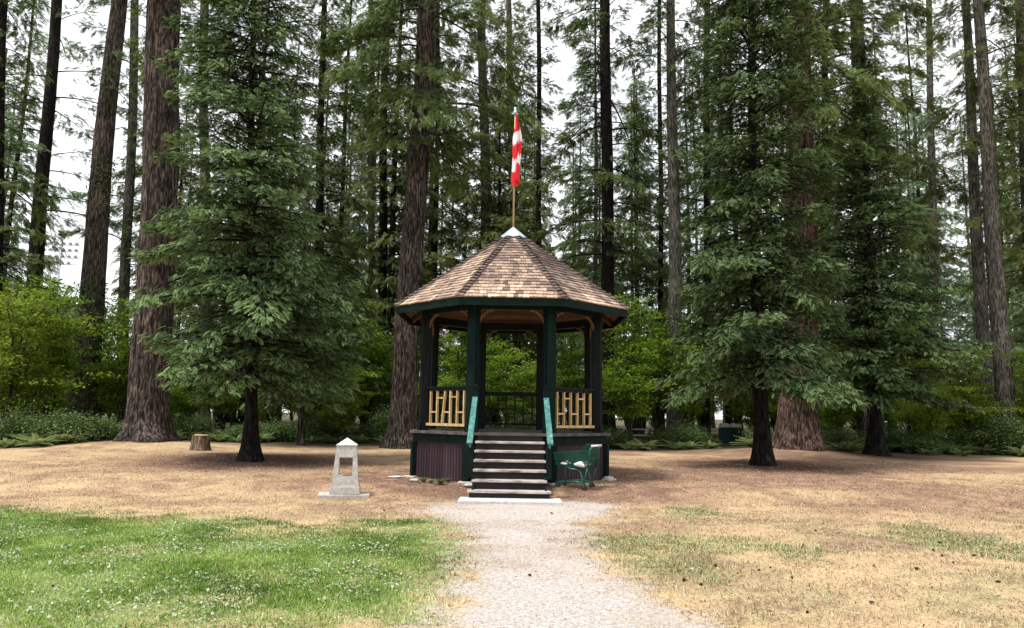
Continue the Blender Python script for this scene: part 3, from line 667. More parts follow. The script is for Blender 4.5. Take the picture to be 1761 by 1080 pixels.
for j in range(nv+1):
    s = j/nv; z = 9.30-1.84*s
    wd = .06+.21*sstep(0, .35, s)-.02*math.sin(s*11)-.05*sstep(.93, 1, s)
    for i in range(nu+1):
        u = i/nu; ph = u*math.pi*5
        x_ = .01+(wd*.5)*math.sin(ph*.5+.7+s*.9)*(.55+.45*u)+.02+.016*math.sin(s*5)*s-.02*s*s; y_ = -.035-.10*u+.045*math.sin(ph+s*2.1)
        V.append((x_, y_, z+.07*math.sin(ph*.5)*s))
        e = .014*math.sin(ph*.5+.6)+.02*(u-.5); zt = s+e
        # limp flag: red band, white, the red leaf, white, red band
        lf_ = .43+.0*u; jag = .016*math.sin(ph*2.2)+.012*math.sin(ph*5.1)
        red = zt < .245 or zt > .78-.02*math.sin(ph*.5) or (.41+jag < zt < .615+jag*1.4)
        C.append((.72, .012, .03, 1) if red else (.82, .82, .86, 1))
ii = np.arange(nv)[:, None]*(nu+1)+np.arange(nu)[None]
fm = np_mesh('flag', np.array(V), np.stack([ii, ii+1, ii+nu+2, ii+nu+1], -1).reshape(-1, 4), M['flag'], None, True)
ca = fm.color_attributes.new('dye', 'FLOAT_COLOR', 'POINT'); ca.data.foreach_set('color', np.array(C, dtype=np.float32).ravel())
fl = link('flag', fm, None, (0.02, GC, 0)); props(fl, 'red and white maple leaf flag hanging limp from the rooftop pole', 'flag')

# ================================================================== MONUMENT
p = G(590, 856); mo = empty('concrete_marker', (p[0], p[1]+.15, p[2]), 'small grey concrete obelisk marker with a square opening left of the gazebo', 'monument', rz=rad(10)); mo.scale = (.95, .95, .95)
mb = MB(); mb.box((-.02, 0, .025), (1.02, .62, .10), rz=.03); mb.build('base_slab', M['concrete'], mo, bevel=.015)
def frus(mb, x0, x1, z0, z1, c0=0, c1=0):
    mb.add([(-x0, -x0, z0), (x0, -x0, z0), (x0, x0, z0), (-x0, x0, z0), (-x1, -x1, z1), (x1, -x1, z1), (x1, x1, z1), (-x1, x1, z1)], [(3, 2, 1, 0), (4, 5, 6, 7), (0, 1, 5, 4), (1, 2, 6, 5), (2, 3, 7, 6), (3, 0, 4, 7)])
mb = MB(); frus(mb, .30, .29, .077, .215); frus(mb, .282, .274, .216, .25); mb.build('plinth', M['concrete'], mo, bevel=.008)
mb = MB(); hx = lambda z: .268-(z-.25)*.092                              # four tapering corner legs around a see-through opening
frus(mb, hx(.25), hx(.42), .251, .42); frus(mb, hx(.80), hx(1.02), .80, 1.02)
for sx in (-1, 1):
    for sy in (-1, 1):
        z0, z1 = .42, .80; a0, a1 = hx(z0), hx(z1); iw = .135; iw2 = .135
        vs = [(sx*iw, sy*iw, z0), (sx*a0, sy*iw, z0), (sx*a0, sy*a0, z0), (sx*iw, sy*a0, z0), (sx*iw2, sy*iw2, z1), (sx*a1, sy*iw2, z1), (sx*a1, sy*a1, z1), (sx*iw2, sy*a1, z1)]
        mb.add(vs, [(3, 2, 1, 0), (4, 5, 6, 7), (0, 1, 5, 4), (1, 2, 6, 5), (2, 3, 7, 6), (3, 0, 4, 7)])
mb.build('shaft', M['concrete'], mo, bevel=.006)
mb = MB(); frus(mb, .198, .215, 1.021, 1.045); frus(mb, .215, .006, 1.046, 1.19); mb.build('cap', M['pad'], mo, bevel=.004)

# ================================================================== SHOPPING CART
M['cart'] = surf('cart_green', [(.3, (.003, .035, .022)), (.7, (.008, .075, .05))], 8, rough=.35, bump=.05)
M['cart_light'] = surf('cart_tube', [(.3, (.01, .07, .05)), (.6, (.03, .14, .10)), (.85, (.25, .35, .32))], 16, rough=.35, bump=.05, metal=.2)
M['rubber'] = surf('rubber', [(.3, (.012, .012, .012)), (.7, (.035, .035, .035))], 20)
M['white_plastic'] = surf('white_plastic', [(.3, (.62, .63, .63)), (.7, (.80, .80, .80))], 8, rough=.4, bump=.1)
p = G(1000, 843); ct = empty('shopping_cart', (p[0]-.03, p[1]+.20, p[2]), 'green wire shopping cart parked against the gazebo beside the steps', 'shopping cart', rz=rad(-27)); ct.scale = (.98, .98, .95)
def wire_panel(mb, A, B, C, D, nu_, nv_, r):
    A, B, C, D = map(Vector, (A, B, C, D)); r *= 1.7
    for i in range(nu_+1): t = i/nu_; mb.bar(A.lerp(B, t), D.lerp(C, t), r, r, (.01, 1, .02))
    for i in range(nv_+1): t = i/nv_; mb.bar(A.lerp(D, t), B.lerp(C, t), r*(2.2 if i in (0, nv_, nv_//2) else 1), r*(2.2 if i in (0, nv_, nv_//2) else 1), (.01, 0, 1))
mb = MB()
for s in (-1, 1):
    w0, w1 = .20, .26
    wire_panel(mb, (-.47, s*w0*.85, .52), (.27, s*w1*.9, .46), (.34, s*w1, .84), (-.50, s*w0, .76), 20, 7, .0065)
wire_panel(mb, (-.47, -.17, .50), (-.47, .17, .50), (-.50, .20, .76), (-.50, -.20, .76), 10, 8, .006)
wire_panel(mb, (.27, -.234, .46), (.27, .234, .46), (.34, .26, .86), (.34, -.26, .86), 14, 8, .006)
wire_panel(mb, (-.47, -.17, .50), (-.47, .17, .50), (.27, .234, .46), (.27, -.234, .46), 10, 18, .006)
mb.build('basket', M['cart'], ct)
mb = MB()
wire_panel(mb, (.16, -.22, .80), (.16, .22, .80), (.24, .22, .96), (.24, -.22, .96), 12, 5, .006)
wire_panel(mb, (.08, -.21, .76), (.34, -.21, .80), (.34, .21, .80), (.08, .21, .76), 8, 6, .006); mb.build('child_seat', M['cart'], ct)
mb = MB()
for s in (-1, 1):
    mb.tube([(-.22, s*.19, .47), (-.10, s*.2, .43), (.04, s*.21, .425), (.11, s*.215, .38), (.16, s*.22, .22), (.19, s*.23, .13)], .021, 8)
    mb.tube([(.30, s*.25, .47), (.36, s*.255, .40), (.40, s*.26, .25), (.42, s*.26, .12)][0:0] or [(.28, s*.25, .46), (.19, s*.235, .14)], .013, 6)
    mb.tube([(.20, s*.225, .15), (.0, s*.20, .165), (-.30, s*.17, .15), (-.44, s*.15, .12)], .018, 8)
    mb.tube([(.30, s*.25, .46), (.34, s*.255, .85), (.385, s*.255, .93)], .021, 8)
    mb.tube([(-.24, s*.18, .49), (-.24, s*.175, .15)], .009, 6)
for xx in (-.38, -.2, .0, .15): mb.bar((xx, -.17, .15), (xx, .17, .15), .01, .01)
mb.build('frame', M['cart_light'], ct, smooth=True)
mb = MB(); mb.tube([(.39, -.27, .935), (.39, .27, .935)], .024, 10); mb.build('handle', M['white_plastic'], ct, smooth=True)
for xx, yy in ((.20, -.23), (.20, .23), (-.42, -.15), (-.42, .15)):
    mb = MB(); mb.box((xx-.01, yy-.026, .095), (.035, .006, .09)); mb.box((xx-.01, yy+.026, .095), (.035, .006, .09)); mb.box((xx-.01, yy, .142), (.04, .055, .008)); ca_ = mb.build('caster', M['cart_light'], ct)
    mb = MB(); mb.tube([(xx, yy-.02, .063), (xx, yy+.02, .063)], .062, 18); mb.build('wheel', M['rubber'], ca_)
def crumple(name, loc, sz, mat, seed, label, cat, parent=None):
    g2 = np.random.default_rng(seed); th = np.linspace(0, 2*math.pi, 19)[:-1]; ph = np.linspace(.05, math.pi-.05, 10); V = []
    for a_ in ph:
        for t in th:
            r = .75+.45*float(vnoise(np.array([math.cos(t)*2+5+a_]), np.array([math.sin(t)*2+7+a_*2]), seed)[0])
            V.append((sz[0]*r*math.sin(a_)*math.cos(t), sz[1]*r*math.sin(a_)*math.sin(t), sz[2]*(r*math.cos(a_)+.9)))
    ii = np.arange(9)[:, None]*18+np.arange(18)[None]; i2 = np.arange(9)[:, None]*18+(np.arange(18)[None]+1) % 18
    me = np_mesh(name, np.array(V), np.stack([ii, i2, i2+18, ii+18], -1).reshape(-1, 4), mat, None, False)
    return props(link(name, me, None, loc), label, cat)
cw = ct.matrix_basis
def cl(x, y, z): return Matrix.Translation(ct.location) @ Matrix.Rotation(rad(-27), 4, 'Z') @ Vector((x*.98, y*.98, z*.95))
crumple('plastic_bag', cl(.13, -.16, .47), (.16, .12, .07), M['white_plastic'], 4, 'larger crumpled white plastic bag in the cart basket nearer its handle', 'plastic bag')
crumple('plastic_bag', cl(-.26, -.13, .50), (.11, .09, .045), M['white_plastic'], 9, 'smaller crumpled white plastic bag at the front end of the cart basket', 'plastic bag')
crumple('paper_scrap', G(680, 822)+np.array([0, 0, .005]), (.20, .06, .02), M['white_plastic'], 14, 'pale scrap lying on the brown ground between the marker and the gazebo', 'paper scrap')

# ================================================================== STUMP
M['stump_bark'] = barkmat('stump_bark', (.06, .04, .03), (.19, .135, .10), (.38, .30, .23))
M['cut_wood'] = surf('cut_wood', [(.3, (.42, .27, .14)), (.7, (.66, .50, .32))], 16, rough=.8, bump=.2)
sp = G(344, 774); su = empty('tree_stump', (sp[0], sp[1], sp[2]), 'cut tree stump with a pale flat top beside the big reddish trunk', 'tree stump'); su.scale = (.72, .72, .75)
sv, sf = trunk_verts(lambda z: (0, 0), lambda z: .31, .62, 40, .05, .16, 12, .18, .2, -.15)
link('stump_body', np_mesh('stump_body', sv, sf, M['stump_bark'], None, True), su)
mb = MB(); mb.lathe([(.29, .60), (.31, .635), (.27, .65)], 22); mb.box((-.12, .02, .655), (.3, .32, .03), rz=.4); mb.build('cut_top', M['cut_wood'], su)
# ================================================================== BINS / TABLE far right of gazebo
M['bin_green'] = surf('bin_green', [(.3, (.005, .035, .03)), (.7, (.012, .07, .06))], 6, rough=.5, bump=.05)
for i, (px, lab) in enumerate(((1247, 'left of two far green litter bins with white lids'), (1266, 'right of two far green litter bins with white lids'))):
    D = 41; q = at(px, 755, D); z = float(gz(q[0], D)); bn = empty('litter_bin', (q[0], D, z), lab, 'litter bin', 'litter bins at the forest edge')
    mb = MB(); mb.box((0, 0, .42), (.56, .5, .80)); mb.box((0, -.255, .45), (.44, .012, .5)); mb.build('bin_body', M['bin_green'], bn, bevel=.03)
    mb = MB(); mb.add([(-.30, -.28, .84), (.30, -.28, .84), (.30, .28, .84), (-.30, .28, .84), (-.22, -.2, 1.0), (.22, -.2, 1.0), (.22, .2, 1.06), (-.22, .2, 1.06)], [(3, 2, 1, 0), (4, 5, 6, 7), (0, 1, 5, 4), (1, 2, 6, 5), (2, 3, 7, 6), (3, 0, 4, 7)]); mb.build('lid', M['white_plastic'], bn, bevel=.02)
D = 38; q = at(1100, 756, D); z = float(gz(q[0], D)); tb = empty('picnic_table', (q[0], D, z), 'weathered pale picnic table at the forest edge right of the gazebo', 'picnic table', rz=.15)
for name, yy, zz, n in (('tabletop', 0, .74, 5), ('bench_seat', -.72, .44, 2), ('bench_seat', .72, .44, 2)):
    mb = MB()
    for i in range(n): mb.box((0, yy+(i-(n-1)/2)*.15, zz), (1.8, .14, .045))
    mb.build(name, M['pad'], tb)
for s in (-1, 1):
    mb = MB()
    for t in (-1, 1): mb.bar((s*.65, t*.25, .72), (s*.65, t*.62, 0), .09, .05)
    mb.bar((s*.69, -.78, .40), (s*.69, .78, .40), .05, .09); mb.build('leg_frame', M['deck'], tb)

# ================================================================== STADIUM LIGHTS
M['galv'] = surf('galvanised', [(.3, (.36, .38, .42)), (.7, (.48, .50, .55))], 2, rough=.5, bump=.02)
M['lamp_grey'] = surf('lamp_grey', [(.3, (.14, .15, .18)), (.7, (.22, .23, .27))], 2, rough=.5, bump=.02)
def stadium(px, pyt, D, cols, rows, wpx, hpx, label, name='floodlight_mast'):
    t = at(px, pyt, D); e = empty(name, (t[0], D, 0), label, 'floodlight mast', rz=rad(6))
    sc = D/F; mb = MB(); mb.tube([(0, 0, 0), (0, 0, t[2]+.3)], [.5*D/150, .28*D/150], 10); mb.build('mast', M['galv'], e, smooth=True)
    for r in range(rows):
        z = t[2]-(r+.5)*hpx*sc/rows; mb = MB(); mb.bar((-wpx*sc/2, 0, z-.35), (wpx*sc/2, 0, z-.35), .14, .14); mb.build('crossarm', M['galv'], e)
        for c in range(cols-(1 if r == rows-1 else 0)):
            x_ = (c-(cols-1)/2)*wpx*sc/cols; mb = MB(); k = D/150
            mb.lathe([(.12*k, .28*k), (.28*k, .12*k), (.42*k, -.15*k), (.40*k, -.2*k)], 10, (x_, -.25, z)); mb.build('lamp', M['lamp_grey'], e)
stadium(106, 413, 150, 6, 4, 64, 46, 'tall floodlight mast with four rows of lamps seen between the left trunks')
stadium(33, 462, 230, 4, 2, 34, 22, 'smaller distant floodlight mast at the far left of the photo')
# dark roofed building at left
M['dark_roof'] = surf('dark_roof', [(.3, (.035, .037, .04)), (.7, (.075, .078, .085))], 3, rough=.8)
M['shed_wall'] = surf('shed_wall', [(.3, (.16, .15, .13)), (.7, (.24, .22, .2))], 2, rough=.8)
q = at(-60, 700, 60); bl = empty('park_building', (q[0], 60, .3), 'low building with a dark sloping roof behind the bushes at the left edge', 'building')
top = at(-62, 462, 60)[2]-.3; mb = MB(); mb.box((0, 3, (top-3.4)/2), (12, 8, top-3.4)); mb.build('wall', M['shed_wall'], bl)
mb = MB(); hx_ = 7.6; mb.add([(-hx_, -2, top-4.0), (hx_, -2, top-4.0), (hx_, 8, top-4.0), (-hx_, 8, top-4.0), (0, -2, top), (0, 8, top)], [(0, 1, 4), (1, 2, 5, 4), (2, 3, 5), (3, 0, 4, 5), (3, 2, 1, 0)]); mb.build('roof', M['dark_roof'], bl)

# ================================================================== PINE CONES
M['cone'] = surf('cone', [(.3, (.012, .008, .006)), (.7, (.05, .032, .022))], 40)
mb = MB()
for i in range(7):
    r = .020*math.sin(.35+i*.37)+.004; n = 8
    for k in range(n):
        t = 2*math.pi*(k+(i % 2)*.5)/n; x0 = -.032+i*.0105
        mb.add([(x0, .4*r*math.cos(t-.4), .4*r*math.sin(t-.4)), (x0, .4*r*math.cos(t+.4), .4*r*math.sin(t+.4)), (x0+.016, r*1.1*math.cos(t+.25), r*1.1*math.sin(t+.25)), (x0+.016, r*1.1*math.cos(t-.25), r*1.1*math.sin(t-.25))], [(0, 1, 2, 3)])
mb.lathe([(.004, -.034), (.013, -.015), (.014, .01), (.004, .034)], 8); nV = len(mb.v)-32
mb.v[nV:] = [(z_, x_, y_) for x_, y_, z_ in mb.v[nV:]]
c0 = None
for i, (a_, b_) in enumerate(((910, 992), (1176, 1000), (1207, 1008), (1362, 996), (1389, 1058), (1325, 978), (1306, 983), (1615, 936), (1620, 958), (1605, 948), (1676, 957), (1576, 980), (1718, 1003), (1402, 914), (948, 884), (1640, 970), (1230, 975), (36, 930), (90, 1010), (1500, 1040), (660, 880), (700, 868))):
    q = G(a_, b_)
    if c0 is None: c0 = mb.build('pine_cone', M['cone'], None); o_ = c0
    else: o_ = c0.copy(); COL.objects.link(o_)
    o_.location = (q[0], q[1], q[2]+.014); o_.rotation_euler = (random.random()*.4, random.random()*.4, random.random()*6); s_ = random.uniform(.45, .75); o_.scale = (s_, s_, s_)
    props(o_, 'small dark pine cone lying on the open grass or path', 'pine cone', 'pine cones on the ground')
def stone(loc, sz, seed, label):
    o = crumple('rock', loc, sz, M['concrete'], seed, label, 'rock'); return o
stone(G(712, 829), (.10, .07, .04), 3, 'pale stone at the left outer corner of the gazebo base')
stone(G(1046, 826), (.12, .08, .05), 5, 'pale stone at the right outer corner of the gazebo base')
stone(G(809, 838), (.16, .10, .04), 6, 'flat pale stone at the left foot of the gazebo steps')
# ================================================================== TREES
def dome(r, z0, zt, pw=.8, low=.75):
    return lambda z: r*(max(0, 1-(z-z0)/(zt-z0))**pw)*(low+(1-low)*min(1, (z-z0)/1.6))
# near conifers
e = px_tree('conifer', 'dark drooping conifer with a black trunk left of the concrete marker', 430, 440, TA[1], 22, 9, 19.5, 2.35,
        dome(2.75, 1.7, 24, .55, .95), 440, 52, .195, mat='fir_near', bark='bark_dark', seed=1, flare=.6, a=.10, b=.30, clump=.3, dz=.15, inner=.12)
e = px_tree('conifer', 'tall dense conifer with black trunk in front of the broad trunk right of the gazebo', 1308, 1290, TB[1], 27, 10, 22, 2.3,
        dome(2.7, 1.7, 29, .6, .93), 470, 54, .195, mat='fir_near', bark='bark_dark', seed=2, flare=.35, a=.10, b=.32, clump=.28, dz=.15, inner=.12)
e = px_tree('conifer', 'cone shaped dark conifer furthest right of the lawn conifers', 1505, 1478, TC_[1], 24, 8, 16.8, 2.4,
        dome(3.2, 1.7, 17.2, .75, .9), 430, 50, .20, mat='fir_near', bark='bark_dark', seed=3, flare=.5, a=.14, b=.30, clump=.24, dz=.15, inner=.10)
e = px_tree('young_conifer', 'small young conifer with a thin brown trunk behind the concrete marker', 520, 524, 31, 11, 2, 10.5, 2.0,
        dome(2.5, 1.8, 10.8, .7, .85), 130, 30, .24, mat='fir_near', bark='bark_brown', seed=4, a=.1, b=.35)
# big trunks
B = dict
big = [
 ('giant_tree', 'massive reddish furrowed trunk rising left of the dark lawn conifer', 254, 285, 26.4, 62, 58, 34, 15, dome(3.2, 14, 36, .6), 60, 14, .55, B(bark='bark_red', segs=90, dz=.1, furrow=.085, flare=.3, roots=.2, seed=11)),
 ('tall_tree', 'thick leaning brown trunk with ivy standing in the bushes left of the reddish trunk', 133, 204, 34, 48, 28, 34, 16, dome(3.2, 15, 36, .6), 50, 12, .55, B(bark='bark_brown', segs=56, dz=.15, furrow=.07, flare=.3, seed=12)),
 ('tall_tree', 'dark trunk with feathery side branches third trunk in from the left edge', 40, 96, 38, 30, 18, 36, 11.5, dome(4.2, 9, 40, .5), 70, 11, .6, B(bark='bark_dark', segs=40, furrow=.06, seed=13, b=.25, clump=.42, mat='fir_far')),
 ('tall_tree', 'slim straight trunk just left of the massive reddish trunk', 205, 233, 42, 20, 14, 36, 9, dome(2.3, 8, 40, .5), 80, 12, .6, B(bark='bark_grey', segs=30, seed=14, clump=.3)),
 ('giant_tree', 'large grey brown furrowed trunk immediately left of the gazebo', 690, 735, 30.2, 46, 34, 36, 12.5, dome(4.6, 10, 40, .5), 120, 15, .6, B(bark='bark_red', segs=80, dz=.12, furrow=.08, flare=.28, roots=.12, seed=15, b=.5, a=.0)),
 ('tall_tree', 'dark straight trunk behind the right side of the gazebo roof', 1047, 1041, 38, 25, 19, 36, 9.5, dome(4.6, 8, 40, .5), 95, 13, .62, B(bark='bark_dark', segs=40, furrow=.06, seed=16, clump=.28, dead=10)),
 ('tall_tree', 'grey trunk left of the tall dense conifer with bare dead limbs', 1163, 1154, 36, 28, 16, 36, 14, dome(3.4, 12, 40, .5), 60, 12, .6, B(bark='bark_grey', segs=40, furrow=.06, seed=17, clump=.3, dead=26)),
 ('giant_tree', 'broad reddish trunk with flared base behind the tall dense conifer', 1373, 1376, 29.3, 70, 38, 36, 11, dome(4.5, 10, 40, .5), 130, 15, .6, B(bark='bark_rust', segs=90, dz=.1, furrow=.085, flare=.14, roots=.12, seed=18)),
 ('tall_tree', 'dark trunk showing above the cone shaped conifer', 1503, 1471, 37, 34, 23, 36, 11, dome(4.6, 10, 42, .5), 110, 13, .6, B(bark='bark_grey', segs=40, seed=19, b=.5, clump=.2, mat='fir_olive')),
 ('tall_tree', 'left one of the close pair of grey trunks near the right edge', 1698, 1660, 36, 25, 14, 36, 13, dome(3.4, 12, 40, .5), 55, 12, .6, B(bark='bark_grey', segs=40, seed=20, clump=.25, dead=12, mat='fir_olive')),
 ('tall_tree', 'thicker knotted trunk right one of the close pair near the right edge', 1733, 1681, 33.5, 32, 18, 36, 15, dome(3.4, 13, 40, .5), 60, 12, .6, B(bark='bark_grey', segs=50, furrow=.08, seed=21, clump=.25, dead=40, mat='fir_olive')),
 ('slim_fir', 'slender fir between the cone shaped conifer and the paired trunks', 1612, 1597, 50, 17, 10, 34, 8, dome(3.0, 7, 36, .6), 120, 13, .6, B(bark='bark_grey', seed=22, mat='fir_far')),
 ('slim_fir', 'thin dark fir trunk close on the left of the large grey brown trunk', 652, 664, 44, 18, 12, 34, 6, dome(3.2, 5, 36, .5), 130, 13, .6, B(bark='bark_dark', seed=23, clump=.2)),
 ('slim_fir', 'thin fir trunk second left of the large grey brown trunk', 640, 637, 49, 14, 10, 34, 7, dome(3.0, 5, 36, .5), 130, 12, .62, B(bark='bark_grey', seed=24, mat='fir_far')),
 ('slim_fir', 'very thin black trunk right of the flag', 930, 925, 43, 11, 8, 32, 7, dome(2.8, 6, 34, .5), 120, 12, .6, B(bark='bark_dark', seed=25, mat='fir_olive')),
 ('slim_fir', 'thin trunk just right of the large grey brown trunk left of the gazebo', 745, 754, 46, 11, 8, 32, 9, dome(2.6, 8, 34, .5), 90, 12, .6, B(bark='bark_dark', seed=26)),
 ('slim_fir', 'grey barked fir left of the flag with olive foliage', 842, 828, 47, 23, 15, 34, 5.5, dome(3.8, 4, 36, .5), 190, 14, .62, B(bark='bark_grey', seed=27, mat='fir_olive', b=.5)),
 ('slim_fir', 'olive fir directly behind the flag', 893, 873, 54, 16, 10, 34, 5.5, dome(3.8, 4, 36, .5), 180, 13, .66, B(bark='bark_grey', seed=28, mat='fir_olive', b=.5)),
 ('slim_fir', 'grey trunk partly hidden behind the left lawn conifer', 352, 351, 40, 20, 15, 34, 9, dome(3.0, 8, 36, .5), 70, 12, .6, B(bark='bark_grey', seed=29)),
 ('tall_tree', 'dark fir hanging in from the left edge of the photo', -22, 5, 30, 26, 20, 34, 6.5, dome(2.5, 5, 38, .5), 150, 13, .55, B(bark='bark_dark', seed=30, b=.5, clump=.1)),
 ('slim_fir', 'bright green fir behind the right half of the left lawn conifer', 545, 556, 36, 18, 10, 26, 3, dome(3.3, 2, 29, .6), 210, 15, .55, B(bark='bark_dark', seed=31, mat='fir_mid')),
 ('slim_fir', 'pale green fir between the dark straight trunk and the grey dead limbed trunk', 1098, 1092, 47, 12, 8, 24, 3, dome(3.1, 2, 25, .8), 170, 14, .6, B(bark='bark_grey', seed=32, mat='fir_far')),
 ('slim_fir', 'leafy fir at the right edge of the photo', 1785, 1752, 35, 24, 16, 32, 8.5, dome(3.0, 7, 36, .5), 120, 14, .55, B(bark='bark_grey', seed=33, mat='fir_olive')),
 ('slim_fir', 'thin dark trunk left of the grey dead limbed trunk', 1138, 1134, 46, 10, 7, 32, 9, dome(2.4, 8, 34, .5), 80, 12, .6, B(bark='bark_dark', seed=34, mat='fir_far')),
 ('slim_fir', 'green fir filling the gap between the tall dense and cone shaped conifers', 1415, 1420, 40, 16, 10, 26, 3, dome(3.4, 2, 30, .6), 200, 14, .58, B(bark='bark_dark', seed=35, mat='fir_mid')),
 ('slim_fir', 'dark fir behind the left edge of the tall dense conifer', 1215, 1216, 39, 16, 10, 32, 4, dome(3.0, 3, 35, .5), 170, 14, .58, B(bark='bark_dark', seed=36, mat='fir_mid')),
]
for (nm, lab, bx, tx, D, db, dt, H, z0, rf, nbr, de, sc_, kw) in big:
    kw['clump'] = max(kw.get('clump', 0), .25); kw.setdefault('mat', 'fir_mid'); kw.setdefault('tpl', TPL5)
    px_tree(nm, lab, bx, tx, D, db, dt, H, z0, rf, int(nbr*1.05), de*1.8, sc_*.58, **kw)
# forest fill: whole shared trees, placed one by one
kinds = []
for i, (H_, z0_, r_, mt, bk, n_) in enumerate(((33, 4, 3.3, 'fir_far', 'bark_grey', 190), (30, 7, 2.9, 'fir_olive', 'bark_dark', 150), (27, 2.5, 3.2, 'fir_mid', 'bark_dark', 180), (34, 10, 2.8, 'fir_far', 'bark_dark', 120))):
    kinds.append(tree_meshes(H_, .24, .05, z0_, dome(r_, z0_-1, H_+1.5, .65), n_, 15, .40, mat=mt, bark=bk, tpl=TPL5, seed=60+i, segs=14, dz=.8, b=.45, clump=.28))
g = np.random.default_rng(21); spots = []
def zone_of(px):
    if px < 240: return ('slender far fir in the thin wood beyond the left bushes', 'far firs beyond the left bushes')
    if px < 690: return ('slender far fir in the wood behind the left lawn conifer', 'far firs behind the left lawn conifer')
    if px < 1060: return ('slender far fir in the wood behind the gazebo', 'far firs behind the gazebo')
    if px < 1500: return ('slender far fir in the wood behind the tall dense conifer', 'far firs behind the tall dense conifer')
    return ('slender far fir in the wood at the right side of the photo', 'far firs at the right')
cnt = 0
for tries in range(3000):
    D = g.uniform(42, 88); px = g.uniform(-80, 1850); x_ = (px-880)/F*D
    if 12 < px < 242: continue
    if px < 20 and g.random() < .5: continue
    if px > 1620 and g.random() < .45: continue
    if 1060 < px < 1150 and g.random() < .5: continue
    if any((x_-a_)**2+(D-b_)**2 < 3.6**2 for a_, b_ in spots): continue
    spots.append((x_, D)); lab, grp = zone_of(px)
    km = kinds[int(g.choice([0, 1, 2, 3], p=[.36, .2, .28, .16]))]
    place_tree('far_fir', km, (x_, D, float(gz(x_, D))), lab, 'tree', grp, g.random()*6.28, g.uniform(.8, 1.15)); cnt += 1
    if cnt >= 104: break
# ------------------------------------------------------------------ broadleaf shrubs
LEAF = (np.array([[0, 0, 0], [.45, -.33, .04], [1, 0, -.08], [.45, .33, .04]]), np.array([[0, 1, 2, 3]]), np.array([.38, .45, .52, .45]))
def shrub_meshes(h, w_, nst, nleaf, ls, mat, seed, layered=True, low=.12):
    g = np.random.default_rng(seed); limbs = []; C_ = []
    for i in range(nst):
        az = g.random()*6.28; d = np.array([math.cos(az), math.sin(az), 0]); rr = w_*g.uniform(.15, 1); hh = h*g.uniform(.45, 1)*(1-.25*(rr/w_)**2)
        t = np.linspace(0, 1, 8); pts = d*(rr*t**1.4)[:, None]+np.array([0, 0, 1])*(hh*np.sin(t*math.pi*.5)**.9)[:, None]+g.normal(size=(8, 3))*.06*t[:, None]
        limbs.append((pts, .012+.006*h))
        for k in range(2, 8):
            for q in range(3):
                a2 = g.random()*6.28; o = np.array([math.cos(a2), math.sin(a2), g.normal()*.25])*g.uniform(.2, .42*w_+.1)*t[k]
                C_.append(pts[k]+o)
                if q == 0 and k > 3: limbs.append((np.stack([pts[k]+(o)*s for s in np.linspace(0, 1, 4)]), .01))
    C_ = np.array(C_); C_ = C_[C_[:, 2] > low*h]
    idx = g.integers(0, len(C_), nleaf); cs = .085*w_+.09
    off = g.normal(size=(nleaf, 3))*np.array([cs, cs, cs*(.26 if layered else .6)])
    P = C_[idx]+off; P[:, 2] = np.maximum(P[:, 2], .04)
    X = g.normal(size=(nleaf, 3)); X[:, 2] = X[:, 2]*.35-.25; Z = np.stack([g.normal(size=nleaf)*.45, g.normal(size=nleaf)*.45, np.ones(nleaf)], 1)
    v, f, t = instance(LEAF, P, X, Z, ls*g.uniform(.6, 1.3, nleaf), .42+g.normal(size=nleaf)*.16+np.array(g.normal(size=len(C_)))[idx]*.13)
    lv, lf = limb_verts(limbs)
    return np_mesh('stems', lv, lf, M['bark_brown'], None, True), np_mesh('foliage', v, f, M[mat], t)
def place_shrub(name, ms, loc, label, cat, group=None, rz=0, sc=1, sz=None):
    e = empty(name, loc, label, cat, group, rz); e.scale = (sc, sc, sz or sc)
    link('stems', ms[0], e); link('foliage', ms[1], e); return e
MP = [shrub_meshes(6.4, 2.3, 11, 9500, .14, 'maple', 1, True, .16), shrub_meshes(5.8, 2.6, 11, 9500, .135, 'maple', 2, True, .14), shrub_meshes(6.0, 2.4, 10, 9000, .135, 'maple_yellow', 3, True, .2)]
SL_ = [shrub_meshes(1.5, 1.3, 16, 7000, .09, 'salal', 5, False, .03), shrub_meshes(1.1, 1.4, 16, 6000, .085, 'salal', 6, False, .03), shrub_meshes(2.6, 1.6, 14, 9000, .10, 'maple', 7, False, .05)]
def fern_mesh(seed):
    g = np.random.default_rng(seed); Vt, Ft, Tt = spray_template(16, .05, .55, .17); n = 26
    az = np.arange(n)*2.4+g.normal(size=n)*.2; el = g.uniform(.5, 1.25, n); X = np.stack([np.cos(az)*np.cos(el), np.sin(az)*np.cos(el), np.sin(el)], 1)
    Z = np.stack([-np.cos(az)*np.sin(el), -np.sin(az)*np.sin(el), np.cos(el)], 1)
    v, f, t = instance((Vt, Ft, Tt), np.zeros((n, 3))+[0, 0, .03], X, Z, g.uniform(.75, 1.15, n), .45+g.normal(size=n)*.15)
    return np_mesh('fern', v, f, M['fern'], t)
FERN = [fern_mesh(1), fern_mesh(2)]
